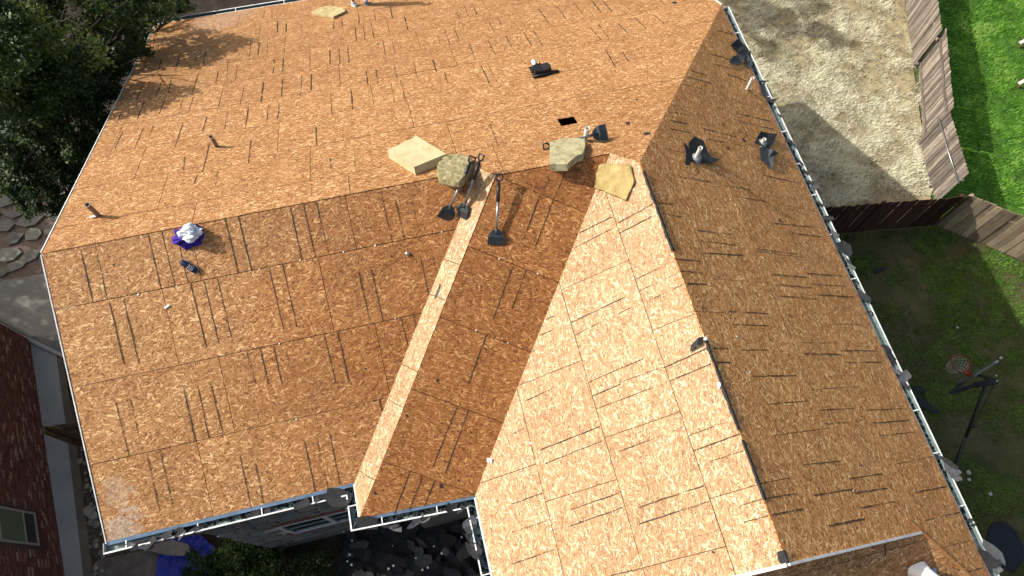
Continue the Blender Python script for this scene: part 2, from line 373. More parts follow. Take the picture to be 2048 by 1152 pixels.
ca, sa = math.cos(math.radians(-33.4)), math.sin(math.radians(-33.4))
bx = Vector((1, 0, 0)); by = Vector((0, 1, tS)).normalized()
slope('B', P2, bx*ca+by*sa, by*ca-bx*sa, [P2, P3, RP-Vector((0, .016, .007)), HP-Vector((0, .016, .007))], rows_from(-.26, 1.2, 7), None, OSB_B)
tdir = (HP-P2).normalized(); tn = Vector((-tT, 0, 1)).normalized()
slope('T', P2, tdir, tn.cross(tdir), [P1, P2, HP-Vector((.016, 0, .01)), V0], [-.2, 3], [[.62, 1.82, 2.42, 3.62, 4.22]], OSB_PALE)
lv = hit((1700, 1121), 'L'); lo = Vector((0, -6.3, PL['L'][1]+s2*-6.3)); le2 = Vector((0, 1, s2)).normalized(); lr = (lv-lo).dot(le2)
slope('L', lo, (1, 0, 0), (0, 1, s2), [(6.3, -6.5, PL['L'][1]-s2*6.5), (KP.x-.3, -6.5, PL['L'][1]-s2*6.5), KP, KE, (KE.x-.02, KE.y-.9, KE.z-.9*s2), (5.6, KE.y-.9, KE.z-.9*s2)],
      [lr-4.88, lr-3.66, lr-2.44, lr-1.22, lr, lr+1.22], [[9.3, 11.6], [8.5, 10.9], [9.0, 11.4], [10.0, 12.4], [(hit((1709, 1090), 'L')-lo).x, (hit((1768, 1090), 'L')-lo).x, 11.93]], OSB)
def cap_board(p, q, n1, wd, th, mat=M['edgewood'], name='ridge_edge'):
    mb = MB(); mb.bar(p, q, wd, th, n1); return mb.build(name, mat, house)
# hip cap of the lower roof: a thin raised board edge along the hip
hn = (nrm('E')+nrm('L')).normalized()
cap_board(KP+(KP-KQ)*.28+hn*.012, KE+hn*.012, hn, .018, .03)
# dark streaks left on the boards by the old roofing
ST = []
def add_st(pl, ox, oy, k, lst):
    for x0, y0, x1, y1 in lst: ST.append((pl, (ox+x0/k, oy+y0/k), (ox+x1/k, oy+y1/k)))
add_st('N', 0, 0, 3, [(970,360,945,440),(1075,340,1055,415),(1180,340,1170,370),(1235,300,1220,385),(1030,465,1010,560),(975,485,935,575),(855,515,820,600),(1190,440,1155,550),(865,610,825,715),(1000,570,955,685),(1100,580,1075,680),(1160,580,1135,670),(735,665,700,740),(735,790,690,890),(860,770,805,895),(920,755,875,875),(1100,735,1050,880),(1240,700,1215,790),(1365,675,1345,780),(1490,650,1475,755),(1465,515,1440,635),(1335,540,1310,640),(1425,400,1410,485),(1310,430,1295,500),(1370,360,1360,460),(1505,265,1495,345),(1260,850,1215,1035),(1110,940,1100,1020),(1505,845,1490,980),(1305,1030,1290,1130),(1180,1060,1165,1100)])
add_st('N', 512, 0, 3, [(50,60,45,110),(97,60,95,110),(130,130,128,195),(183,130,178,195),(20,255,12,330),(73,250,65,335),(110,355,103,440),(165,350,160,430),(45,495,30,615),(160,475,152,580),(275,455,268,575),(333,445,330,545),(75,630,65,730),(138,625,130,720),(465,130,467,175),(515,115,518,155),(550,275,558,375),(443,305,445,390),(497,290,503,385),(595,165,602,245),(643,150,655,240),(693,140,708,235),(705,55,718,125),(805,40,820,110),(890,100,912,180),(760,240,778,330),(815,230,835,325),(830,390,848,475),(868,480,895,600),(810,500,828,610),(720,415,732,500),(660,425,672,515),(690,515,705,630),(570,535,580,655),(448,560,455,690),(945,375,967,460),(1062,360,1082,430),(1130,435,1150,500),(1080,190,1105,260),(1185,165,1215,235),(1200,55,1222,115),(1250,35,1275,100),(1300,25,1325,90),(1390,120,1430,190),(1450,105,1475,160),(1280,265,1318,355),(1390,240,1435,330),(1500,220,1536,285),(1130,175,1165,270),(615,95,617,145),(1350,395,1400,500),(1405,745,1455,890),(445,950,450,1010),(590,910,595,1000),(360,760,363,870)])
add_st('N', 1024, 0, 3, [(160,55,220,140),(265,35,325,115),(370,15,440,105),(475,0,535,75),(540,0,600,70),(885,0,915,30),(70,195,120,275),(130,185,185,280),(470,165,535,240),(520,150,580,230),(640,145,695,200),(735,105,810,180),(850,90,915,145),(560,300,620,400),(660,310,700,370)])
add_st('S', 0, 384, 3, [(485,345,560,665),(570,320,645,645),(655,655,745,1035),(740,640,835,1035),(890,255,968,580),(970,235,1050,560),(1050,215,1130,545),(1350,160,1430,485),(1430,145,1510,470),(1145,550,1240,930),(1225,535,1315,910),(1305,520,1395,900),(1480,960,1536,1150)])
add_st('S', 512, 384, 3, [(205,85,275,405),(285,75,355,390),(360,55,435,370),(750,0,815,300),(835,40,890,285),(80,455,165,825),(160,435,245,810),(615,475,685,785),(690,460,760,770),(985,390,1037,615),(1060,385,1083,480),(410,855,480,1150),(490,840,560,1140),(25,935,75,1152),(105,925,155,1150),(870,755,910,920),(945,740,960,800)])
add_st('S', 0, 768, 3, [(695,110,775,435),(785,95,850,395),(880,415,965,790),(960,395,1040,745),(1100,15,1175,345),(1185,10,1255,325),(1265,0,1340,310),(1440,430,1505,735)])
add_st('S', 512, 768, 3, [(290,345,355,645),(365,335,430,620),(440,290,505,605),(0,480,45,720),(740,90,755,160)])
add_st('B', 1024, 384, 3, [(170,10,60,315),(250,40,140,325),(85,470,0,700)])
add_st('B', 512, 384, 3, [(1536,460,1420,765),(1380,860,1275,1150)])
add_st('B', 512, 768, 3, [(1205,140,1060,500),(1275,160,1135,535),(925,525,830,780),(1000,555,920,760),(1070,585,1010,735)])
add_st('B', 1040, 90, 3.49, [(215,890,165,1010),(325,860,270,1000)])
add_st('W', 1024, 384, 3, [(370,340,600,220),(405,245,600,150),(640,185,845,70),(640,250,840,145),(740,525,970,415),(765,595,995,485),(795,665,1025,555),(350,785,680,630),(375,860,710,695),(205,765,260,740),(165,860,240,830),(120,960,240,895),(465,1140,790,1000),(640,1145,880,1060),(910,1055,1165,940),(945,1135,1195,1030)])
add_st('W', 1024, 768, 3, [(85,100,240,30),(480,75,650,0),(505,150,850,20),(0,300,75,265),(170,395,525,255),(200,475,545,340),(640,405,1025,260),(1060,310,1335,210),(1090,400,1365,300),(1120,490,1385,400),(355,755,640,655),(350,850,665,740),(760,740,1150,610),(765,840,1180,705),(1370,730,1500,690),(1390,830,1536,790),(0,720,180,655),(0,890,205,820),(0,1080,260,990),(590,1150,780,1105)])
add_st('E', 1024, 384, 3, [(870,65,960,75),(895,130,1020,150),(1110,230,1315,255),(1130,293,1345,318),(1150,365,1385,380),(990,403,1130,415),(1015,475,1135,485),(1050,550,1165,555),(1300,718,1536,730),(1320,795,1536,803),(1205,940,1300,940),(1230,1025,1310,1022),(1380,948,1536,950),(1440,1105,1536,1105),(1300,20,1536,60),(1440,340,1536,350)])
add_st('E', 1536, 384, 3, [(20,495,230,512),(235,488,440,505),(45,558,265,575),(265,552,490,567),(75,625,290,640),(295,617,515,630),(200,902,410,905),(215,972,440,975),(440,952,650,952),(470,1022,680,1022),(0,1103,170,1103),(0,350,180,375),(40,190,290,212),(130,248,320,268)])
add_st('E', 1536, 768, 3, [(0,120,245,103),(305,158,515,147),(345,240,545,225),(595,158,810,147),(630,235,845,217),(670,310,880,288),(205,487,435,460),(485,570,685,538),(275,668,505,632),(520,655,715,625),(555,745,760,705),(865,655,1070,615),(945,818,1150,770),(360,853,580,808),(0,685,175,655),(25,785,210,750),(1050,980,1225,937),(1190,1130,1290,1100)])
add_st('E', 1340, 0, 3.03, [(130,430,225,455),(105,465,250,505),(80,510,275,560),(270,390,430,430),(345,450,460,490),(280,185,370,205),(240,325,360,360),(400,685,610,735),(420,735,630,785),(190,775,400,830),(215,840,440,885),(0,680,80,690),(0,730,100,750),(0,780,120,805),(560,1060,780,1110),(335,1125,490,1150),(60,1070,250,1105)])
add_st('L', 1536, 768, 3, [(355,1050,375,1125),(440,1030,450,1085),(525,1005,535,1085),(700,960,705,1030)])
for pl, a, c_ in ST:
    o, e1, e2, n = FRAMES[pl]
    A = hit(a, pl); B = hit(c_, pl); mid = (A+B)/2-o; uvm = (mid.dot(e1), mid.dot(e2))
    par = None
    for q, ob in SHEETS[pl]:
        if inside(q, uvm): par = ob
    if par is None: continue
    mb = MB(); d = (B-A); s = n.cross(d).normalized(); N_ = 9; vs = []
    wdt = random.uniform(.006, .010) if pl == 'W' else random.uniform(.008, .013) if pl != 'N' else random.uniform(.010, .016)
    if pl == 'N' and a[0] < 1000 and random.random() < .35: wdt *= .6
    for i in range(N_+1):
        c = A+d*(i/N_)+n*.0045+s*random.uniform(-.004, .004); hw = wdt*random.uniform(.65, 1.15)
        vs += [c-s*hw, c+s*hw]
    top = len(vs)
    mb.add(vs+[v-n*.003 for v in vs], [(2*i, 2*i+2, 2*i+3, 2*i+1) for i in range(N_)])
    mb.build('tar_streak', M['streak'], par)

# ------------------------------------------------------------------ walls under the roof
def wall(name, pts, th, mat, parent=house):
    mb = MB(); mb.prism(pts, th); return mb.build(name, mat, parent)
WT = M['wallpaint']
def zS(y): return min(tS*y, -tN*y)-.06
wall('wall', [(.3, -3.75, G), (.3, 8.9, G), (.3, 8.9, zS(8.9)), (.3, 0, -.06), (.3, -3.75, zS(-3.75))], (.2, 0, 0), WT)
stone_wall = wall('stone_wall', [(.3, -3.75, G), (X2+.35, -3.75, G), (X2+.35, -3.75, zS(-3.75)-.1), (.3, -3.75, zS(-3.75)-.1)], (0, .2, 0), simple('mortar', (.36, .345, .32), .9, .2, 8))
wall('wall', [(X2+.35, -3.95, G), (X2+.35, -3.75, G), (X2+.35, -3.75, ZS-.05), (X2+.35, -3.95, ZS-.05)], (.2, 0, 0), WT)
wall('wall', [(X2+.35, -4.15, G), (X3+.4, -4.15, G), (X3+.4, -4.15, ZS-.02), (X2+.35, -4.15, ZS-.02)], (0, .2, 0), WT)
wall('wall', [(X3+.45, -4.15, G), (X3+.45, -8.6, G), (X3+.45, -8.6, PL['L'][1]-s2*8.6-.12), (X3+.45, -7.0, min(Z3-.1, PL['L'][1]-s2*7.0-.12)), (X3+.45, -6.6, Z3-.1), (X3+.45, -4.15, Z3-.1)], (.2, 0, 0), WT)
wall('wall', [(12.8, -8.6, G), (12.8, 8.9, G), (12.8, 8.9, -5.0), (12.8, 4.5, ZE-.1), (12.8, -8.2, ZE-.1), (12.8, -8.6, ZE-.4)], (-.2, 0, 0), WT)
wall('wall', [(.3, 8.9, G), (12.8, 8.9, G), (12.8, 8.9, zS(8.9)), (.3, 8.9, zS(8.9))], (0, -.2, 0), WT)
wall('wall', [(X3+.45, -8.6, G), (12.8, -8.6, G), (12.8, -8.6, KE.z-.5), (X3+.45, -8.6, KE.z-.5)], (0, .2, 0), WT)
wall('gable_wall', [(X3+1, YG+.3, -2.2), (XE-1, YG+.3, -2.2), (XR+2.6, YG+.3, ZR-2.6*tE-.04), (XR, YG+.3, ZR-.05), (X3+1, YG+.3, Z3+1*tW-.05)], (0, .1, 0), WT)
# attic floor: closes the dark loft below the boards
wall('loft_floor', [(.45, -3.6, -3.2), (12.6, -3.6, -3.2), (12.6, 4.5, -3.2), (.45, 4.5, -3.2)], (0, 0, -.1), M['darkwood'])
# fascia boards and rake trim
def trim(p, q, wd, th, up, name='rake_trim', mat=M['white']):
    mb = MB(); mb.bar(p, q, wd, th, up); return mb.build(name, mat, house)
trim((-.010, 0, -.045), (-.010, -LS, ZS-.045), .016, .10, (0, tS, 1)); trim((-.010, 0, -.045), (-.010, YN, ZN-.045), .016, .10, (0, tN, 1))
trim((XE+.014, NEc.y, ZE-.04), (XE+.014, YN, ZN-.04), .022, .10, (0, tN, 1))
rk = GP+Vector((0, -.016, -.03)); trim(rk, KP+Vector((0, -.016, -.03)), .035, .09, (0, 0, 1)); trim(rk, GW+Vector((0, -.016, -.03)), .045, .09, (0, 0, 1))
def drip(p, q, outw, down, wd=.07, mat=M['drip']):
    p = Vector(p); q = Vector(q); o = Vector(outw)
    mb = MB(); z = Vector((0, 0, 1))
    a = [p-o*.02+z*.006, p+o*wd-z*down, p+o*wd-z*(down+.004), p-o*.02+z*.002]
    mb.add(a+[v+(q-p) for v in a], [(0, 1, 5, 4), (1, 2, 6, 5), (2, 3, 7, 6), (3, 0, 4, 7), (0, 3, 2, 1), (4, 5, 6, 7)])
    return mb.build('drip_edge', mat, house)
drip((0, -LS, ZS), (X2-.01, -LS, ZS), (0, -1, 0), .03, .045); dB = (P3-P2).normalized(); dBo = Vector((dB.y, -dB.x, 0))
drip(P2+dB*.13, P3-dB*.01, dBo, .03, .045)
drip((XE, KE.y+.02, ZE), NEc, (1, 0, 0), .022, .022, M['white']); drip(GW, P3-Vector((0, .03, 0)), (-1, 0, 0), .02, .022, M['drip'])
drip((0, YN, ZN), (XE, YN, ZN), (0, 1, 0), .02, .03, M['white'])
drip(P1-Vector((0, .01, 0)), P2+Vector((0, .02, 0)), (-1, 0, 0), .02, .025, M['white'])

# ------------------------------------------------------------------ gutters
PROF = [(0, -.005), (0, -.105), (.140, -.105), (.146, -.012), (.143, -.008), (.136, -.100), (.004, -.100), (.004, -.005)]
LIP = [(.143, -.014), (.163, -.012), (.163, -.002), (.141, -.002)]
def sweep(path, prof):
    path = [Vector(p) for p in path]; mb = MB(); n = len(prof); rings = []
    nr = []
    for i in range(len(path)-1):
        d = (path[i+1]-path[i]); d.z = 0; d.normalize(); nr.append(Vector((d.y, -d.x, 0)))
    for i, p in enumerate(path):
        if i == 0: m = nr[0]
        elif i == len(path)-1: m = nr[-1]
        else: m = (nr[i-1]+nr[i])/(1+nr[i-1].dot(nr[i]))
        rings.append([p+m*a+Vector((0, 0, b_)) for a, b_ in prof])
    vs = [v for r_ in rings for v in r_]; fs = []
    for i in range(len(path)-1):
        for k in range(n): fs.append((i*n+k, i*n+(k+1) % n, (i+1)*n+(k+1) % n, (i+1)*n+k))
    fs.append(tuple(range(n))[::-1]); fs.append(tuple((len(path)-1)*n+k for k in range(n)))
    mb.add(vs, fs); return mb
def gutter(path, hang=1.0, start=.3, caps=(1, 1)):
    path = [Vector(p)+Vector((0, 0, -.022)) for p in path]
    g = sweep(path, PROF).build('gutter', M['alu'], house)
    sweep(path, LIP).build('gutter_lip', M['white'], g)
    for i in range(len(path)-1):
        d = path[i+1]-path[i]; L = d.length; d.normalize(); o = Vector((d.y, -d.x, 0)).normalized()
        t = start
        while t < L-.1:
            mb = MB(); p = path[i]+d*t; mb.bar(p+o*.003-Vector((0, 0, .006)), p+o*.150-Vector((0, 0, .006)), .016, .006); mb.build('hanger', M['white'], g); t += hang*random.uniform(.8, 1.2)
    for e, (a, b_) in zip(caps, ((path[0], path[1]), (path[-1], path[-2]))):
        if e:
            d = (b_-a).normalized(); s = 1 if a is path[0] else -1; o = Vector((d.y, -d.x, 0))*s
            mb = MB(); mb.prism([a+o*x+Vector((0, 0, z)) for x, z in [(0, 0), (0, -.105), (.140, -.105), (.163, 0)]], -d*.004); mb.build('end_cap', M['white'], g)
    # caught grit and broken bits, uncountable
    V = []; F = []
    for i in range(len(path)-1):
        d = path[i+1]-path[i]; L = d.length; d.normalize(); o = Vector((d.y, -d.x, 0)).normalized()
        for k in range(int(L*95)):
            tt = random.uniform(0, L); dens = noise.noise((path[i].x+tt*1.1, path[i].y*3, 4.4))
            if dens < -.12+random.uniform(-.1, .1): continue
            c = path[i]+d*tt+o*random.uniform(.012, .125)+Vector((0, 0, -.095+random.uniform(0, .035)))
            s = random.choice([.01, .014, .02, .034]); a = random.uniform(0, 6.28); n0 = len(V)
            for q in range(4):
                V.append(c+Vector((math.cos(a+q*1.57)*s*random.uniform(.6, 1.2), math.sin(a+q*1.57)*s*random.uniform(.6, 1.2), random.uniform(-.008, .012))))
            V.append(c-Vector((0, 0, .012))); F += [(n0, n0+1, n0+2), (n0, n0+2, n0+3), (n0, n0+4, n0+1), (n0+1, n0+4, n0+2), (n0+2, n0+4, n0+3), (n0+3, n0+4, n0)]
    if F: big_mesh('gutter_grit', np.array([tuple(v) for v in V]), np.array(F), M['shingle'], g, 'stuff')
    return g
gutter([(-.06, -LS, ZS), P1, P2, P3, GW], .95, .33)
gutter([(XE, KE.y-.4, ZE), (XE, NEc.y-.06, ZE)], .85, .4)
gutter([(XE+.02, YN, ZN), (-.05, YN, ZN)], 1.25, .7)

# ------------------------------------------------------------------ stone facing and window of the front wall
sm = []
for k, c in enumerate([(.15, .148, .142), (.115, .115, .112), (.19, .18, .165), (.13, .125, .125)]): sm.append(simple('facing_stone_%s' % 'abcd'[k], c, .85, .25, 6, .35))
win = (1.35, 3.35, -7.65, -6.2)      # x0,x1,z0,z1
rows = 0; z = G+.05; yf = -3.75
while z < ZS-.45:
    h = random.uniform(.26, .42); x = .32
    while x < X2+.3:
        wd = random.uniform(.3, .62); x1 = min(x+wd, X2+.34)
        cx, cz = (x+x1)/2, z+h/2
        if not (win[0]-.25 < cx < win[1]+.25 and win[2]-.2 < cz < win[3]+.25) and x1-x > .12:
            j = lambda: random.uniform(-.055, .055); gp = .016
            pts = [(x+gp+abs(j()), z+gp+abs(j())), ((x+x1)/2, z+gp+j()*.4), (x1-gp-abs(j()), z+gp+abs(j())), (x1-gp, z+h*.5+j()), (x1-gp-abs(j()), z+h-gp-abs(j())), ((x+x1)/2+j(), z+h-gp), (x+gp+abs(j()), z+h-gp-abs(j())), (x+gp, z+h/2+j())]
            mb = MB(); mb.prism([(a, yf, c) for a, c in pts], (0, -random.uniform(.02, .045), 0)); mb.build('facing_stone', random.choice(sm), stone_wall)
        x = x1
    z += h
wf = MB(); x0, x1, z0, z1 = win
for a, b_, c, d in ((x0, x0+.07, z0, z1), (x1-.07, x1, z0, z1), (x0+.07, x1-.07, z0, z0+.07), (x0+.07, x1-.07, z1-.07, z1), ((x0+x1)/2-.045, (x0+x1)/2+.045, z0+.07, z1-.07)): wf.abox(a, b_, yf-.06, yf-.01, c, d)
winf = wf.build('window', simple('window_frame_paint', (.50, .53, .58), .45, .1), house)
def glass_mat(name, col):
    m, t, p = mat_new(name); b = NB(t); p.inputs['Base Color'].default_value = (*col, 1); p.inputs['Roughness'].default_value = .08; p.inputs['Specular IOR Level'].default_value = .6; return m
GL = glass_mat('dark_glass', (.012, .016, .018))
for a, b_ in ((x0+.07, (x0+x1)/2-.045), ((x0+x1)/2+.045, x1-.07)):
    mb = MB(); mb.abox(a, b_, yf-.03, yf-.02, z0+.07, z1-.07); mb.build('pane', GL, winf)
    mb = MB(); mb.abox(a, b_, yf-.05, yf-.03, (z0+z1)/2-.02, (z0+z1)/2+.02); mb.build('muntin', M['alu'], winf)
brickm = simple('brick_trim', (.17, .075, .055), .85, .3, 30, .2)
for k in range(int((x1-x0+.3)/.085)):
    for zz in (z0-.12, z1+.12):
        mb = MB(); xx = x0-.15+k*.085; mb.abox(xx, xx+.07, yf-.05, yf, zz-.1, zz+.1); mb.build('trim_brick', brickm, stone_wall)

# ------------------------------------------------------------------ loose things helpers
def scrap_mesh(size, asp, curl, seed, th=.005, n=9):
    rnd = random.Random(seed); pts = []
    for i in range(n):
        a = 2*PI*i/n+rnd.uniform(-.25, .25)
        sq = 1/max(abs(math.cos(a)), abs(math.sin(a)))**.8
        r = .5*size*rnd.uniform(.72, 1.08)*sq*.85
        pts.append(Vector((r*math.cos(a), r*math.sin(a)*asp, 0)))
    ph = rnd.uniform(0, 6.28); mb = MB()
    def zc(p): return curl*(((p.x*math.cos(ph)+p.y*math.sin(ph))/size)**2*3.0+rnd.uniform(0, .12))*size
    ring = [p+Vector((0, 0, zc(p)+.004)) for p in pts]; mid = [p*.5+Vector((0, 0, zc(p*.5)+.003)) for p in pts]; c = Vector((0, 0, .003))
    vs = [c]+mid+ring; m = len(vs); vs = vs+[v+Vector((0, 0, -th)) for v in vs]; fs = []
    for i in range(n):
        j = (i+1) % n
        fs += [(0, 1+i, 1+j), (1+i, 1+n+i, 1+n+j, 1+j), (m, m+1+j, m+1+i), (m+1+i, m+1+j, m+1+n+j, m+1+n+i), (1+n+i, m+1+n+i, m+1+n+j, 1+n+j)]
    mb.add(vs, fs); return mb
def basis(n, ang=0, yref=None):
    n = Vector(n).normalized()
    a = Vector(yref)-n*n.dot(Vector(yref)) if yref is not None else (Vector((1, 0, 0))-n*n.x)
    a.normalize(); b_ = n.cross(a)
    x = a*math.cos(ang)+b_*math.sin(ang); y = n.cross(x)
    return Matrix((x, y, n)).transposed()
def place(o, loc, rot): o.location = loc; o.rotation_euler = rot.to_euler(); return o
def scrap(loc, n, size, asp, ang, label, group=None, mat=None, curl=.12, name='shingle_scrap', cat='shingle scrap', seed=None, th=.005, nn=9):
    sd = seed if seed is not None else random.randint(0, 99999)
    o = scrap_mesh(size, asp, curl, sd, th, nn).build(name, mat or M['shingle'])
    place(o, loc, basis(n, ang)); return tag(o, label, cat, group)
def R3(k, ox, oy): return lambda x, y: (ox+x/k, oy+y/k)

# small black scraps lying on the bare boards
GS = 'small black scraps on the bare boards'
q2 = R3(3, 512, 384); q3 = R3(3, 1024, 0); l2 = R3(3, 512, 768); zb = R3(3.03, 1340, 0); l4 = R3(3, 1536, 768); z7 = R3(3, 1024, 384); l3 = R3(3, 1024, 768); s5 = R3(3, 0, 384)
for pl, p, sz, asp in [('B', q2(1088, 1130), .07, .6), ('T', q2(1345, 206), .05, .7), ('B', l2(905, 190), .085, .3), ('B', l2(715, 655), .065, .8), ('B', l2(1110, 612), .085, .8), ('B', l2(1135, 465), .045, .7), ('B', l2(1290, 290), .04, .7), ('B', l2(1215, 580), .04, .7),
                       ('N', q3(695, 740), .13, .8), ('N', q3(808, 802), .13, .9), ('N', q3(747, 598), .06, .7), ('N', q3(975, 16), .17, .8), ('N', R3(3, 512, 0)(730, 265), .09, .7),
                       ('E', zb(322, 755), .09, .4), ('E', zb(448, 850), .12, .6), ('E', zb(352, 900), .08, .7), ('E', zb(292, 650), .05, .7), ('E', zb(315, 517), .05, .7), ('E', zb(372, 205), .10, .8), ('E', zb(680, 935), .07, .5), ('E', l4(560, 490), .05, .7), ('E', z7(1143, 697), .09, .3), ('E', R3(3, 1536, 384)(70, 172), .09, .7), ('E', R3(3, 1536, 384)(130, 742), .05, .7), ('W', l3(1207, 1008), .05, .6), ('W', l3(410, 827), .04, .7), ('S', q2(810, 384), .05, .4), ('S', q2(657, 1062), .05, .5), ('S', s5(680, 435), .04, .5)]:
    scrap(hit(p, pl, .004), nrm(pl), sz, asp, random.uniform(0, 6), 'tiny torn black shingle scrap lying on the bare roof boards', GS, curl=.05, nn=7)
scrap(hit((875, 584), 'T', .004), nrm('T'), .30, .16, .9, 'long dark torn sliver lying across the narrow pale roof strip', mat=M['shingle_grey'], curl=.05, name='felt_sliver', cat='felt sliver')
scrap(hit((871, 579), 'T', .004), nrm('T'), .02, .4, 1.2, 'speck of dark grit beside the torn sliver on the narrow pale strip', curl=.02, nn=6)
# nail caps
capm = MB(); capm.tube([(0, 0, 0), (0, 0, .005), (0, 0, .009)], [.018, .018, .010], 10); cap_me = capm.mesh('nail_cap')
cap_me.materials.append(M['cap'])
def cap(loc, n, s, label, group):
    o = bpy.data.objects.new('nail_cap', cap_me); C.objects.link(o); place(o, loc, basis(n)); o.scale = (s, s, s); return tag(o, label, 'nail cap', group)
GC = 'white nail caps on the bare roof boards'
for pl, lst in (('W', [z7(645, 280), z7(725, 520), z7(790, 718), z7(320, 705), z7(372, 890), z7(840, 895), l3(110, 355), l3(585, 468), l3(1030, 268), l3(958, 45), l3(663, 733), l3(730, 960), l3(1212, 790), l3(235, 870), l3(205, 795), l3(290, 1105)]),
                ('E', [z7(1165, 400), z7(1485, 455), z7(1350, 867), z7(1428, 1080), z7(1312, 45), l4(512, 640), R3(3, 1536, 384)(210, 455), R3(3, 1536, 384)(497, 1090), zb(215, 843)]),
                ('S', [q2(265, 410), q2(20, 463), q2(715, 322), q2(525, 360), q2(140, 910), q2(835, 757), q2(1115, 240), l2(242, 212), s5(830, 615), s5(1060, 565)]),
                ('T', [q2(1045, 770), q2(1205, 350), l2(755, 270), l2(690, 485)]), ('B', [q2(1320, 830), q2(1460, 400), q2(1512, 905), z7(155, 490)]), ('L', [R3(4.03, 1540, 1020)(823, 420), R3(4.03, 1540, 1020)(1060, 357)])):
    for p in lst: cap(hit(p, pl, .003), nrm(pl), random.uniform(.55, .85), 'small white plastic nail cap on the bare roof boards', GC)
o = MB(); o.tube([(0, 0, 0), (0, 0, .018), (0, 0, .04), (0, 0, .05)], [.03, .036, .026, .008], 12); o = o.build('metal_cap', simple('shiny_metal_cap', (.62, .66, .72), .2, .1, metal=.8), smooth=True)
tag(place(o, hit((814, 507), 'S', .002), basis(nrm('S'))), 'shiny round metal cap lying alone on the brown front slope', 'metal cap')
o = MB(); o.box((0, 0, .01), (.09, 0, .01), (0, .03, 0), (0, 0, .012)); o = o.build('plastic_chip', M['cap']); tag(place(o, hit((334, 613), 'S', .003), basis(nrm('S'), .4)), 'white plastic chip lying on a board joint of the front slope', 'plastic chip')
o = MB(); o.box((0, 0, .02), (.06, 0, .01), (0, .09, 0), (0, 0, .03)); o.box((.02, .01, .045), (.03, 0, 0), (0, .05, 0), (0, 0, .02)); o = o.build('plastic_bit', M['cap']); tag(place(o, hit((981, 921), 'W', .003), basis(nrm('W'), 1.2)), 'white plastic bit lying beside the valley of the pale slope', 'plastic bit')

# ------------------------------------------------------------------ vent pipes and torn boots
def vent_pipe(base, pl, h, rad, label, mat, boot=False, lean=(0, 0)):
    t = tag(empty('vent_pipe', base), label, 'vent pipe', None)
    top = Vector((lean[0], lean[1], h)); mb = MB()
    mb.tube([(0, 0, -.1), top*.5, top], rad, 14, False); mb.tube([top, top-Vector((0, 0, .03)), top-Vector((0, 0, h*.5))], rad*.8, 14, False)
    for k in range(14):
        a0 = 2*PI*k/14; a1 = 2*PI*(k+1)/14
        mb.add([top+Vector((math.cos(a)*r, math.sin(a)*r, .0005)) for r in (rad, rad*.8) for a in (a0, a1)], [(0, 1, 3, 2)])
    rm = MB(); rm.tube([top-Vector((0, 0, .012)), top+Vector((0, 0, .003))], rad*1.08, 14, False); link('pipe_rim', rm.mesh('pipe_rim', None, True), M['cap'], t)
    ob = link('pipe', mb.mesh('pipe', None, True), mat, t)
    return t
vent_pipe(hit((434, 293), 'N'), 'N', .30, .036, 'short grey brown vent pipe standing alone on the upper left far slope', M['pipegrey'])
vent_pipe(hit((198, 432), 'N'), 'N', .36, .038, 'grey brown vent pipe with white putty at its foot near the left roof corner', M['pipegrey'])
p_ = scrap(hit((188, 434), 'N', .02), nrm('N'), .17, .45, .2, 'white crumpled putty lump at the foot of the left vent pipe', mat=M['cap'], curl=.5, name='putty_lump', cat='putty')
vent_pipe(hit((1170, 281), 'N'), 'N', .34, .04, 'white vent pipe beside the upright scraper blade and square roof hole', M['pvc'])
vent_pipe(hit((1494, 179), 'E'), 'E', .36, .035, 'white plastic vent pipe close to the gutter on the right slope', M['pvc'])
for (bp, tp, h, lab, cone) in (((1391, 318), (1404, 291), .33, 'grey vent pipe in a torn black flashing nearer the roof ridge', 1), ((1523, 288), (1530, 271), .16, 'short grey vent pipe in a torn black flashing nearer the gutter', 2)):
    B = hit(bp, 'E'); t = vent_pipe(B, 'E', h, .036, lab, M['pipegrey'] if cone == 9 else M['pvc'])
    rot = basis(nrm('E')); mb = MB()
    mb.tube([rot@Vector((0, 0, z))+Vector((.0, 0, 0)) for z in (0, .012, .03, .06, .085, .095)], [.115, .10, .085, .065, .052, .045], 18)
    for k in range(3): mb.tube([rot@Vector((math.cos(a)*(.09-.013*k), math.sin(a)*(.09-.013*k), .03+.022*k)) for a in [2*PI*i/18 for i in range(19)]], .007, 6, False)
    link('boot', mb.mesh('boot', None, True), M['lead'], t)
def flap(pts, pl, label, zs, mat=None, name='torn_flashing', cat='flashing'):
    """pts pixels around; zs lift above slope at each point"""
    ring = [hit(p, pl, .006)+nrm(pl)*z for p, z in zip(pts, zs)]; c = sum(ring, Vector())/len(ring)
    n = nrm(pl); c = c-n*((c-hit(pts[0], pl)).dot(n))+n*.012
    mb = MB(); m = len(ring); vs = [c]+ring; vs += [v-n*.005 for v in vs]
    mb.add(vs, [f for i in range(m) for f in ((0, 1+i, 1+(i+1) % m), (m+1, m+2+(i+1) % m, m+2+i), (1+i, m+2+i, m+2+(i+1) % m, 1+(i+1) % m))])
    o = mb.build(name, mat or M['felt']); o_ = c.copy(); o.data.transform(Matrix.Translation(-o_)); o.location = o_
    return tag(o, label, cat)
f8 = R3(7.68, 1340, 250)
flap([f8(345, 195), f8(480, 275), f8(560, 430), f8(640, 540), f8(708, 578), f8(640, 600), f8(440, 590), f8(330, 560), f8(270, 440), f8(265, 290)], 'E', 'torn black flashing sheet under the vent pipe nearer the ridge', [.05, .06, .03, .04, .10, .03, .03, .01, .02, .04])
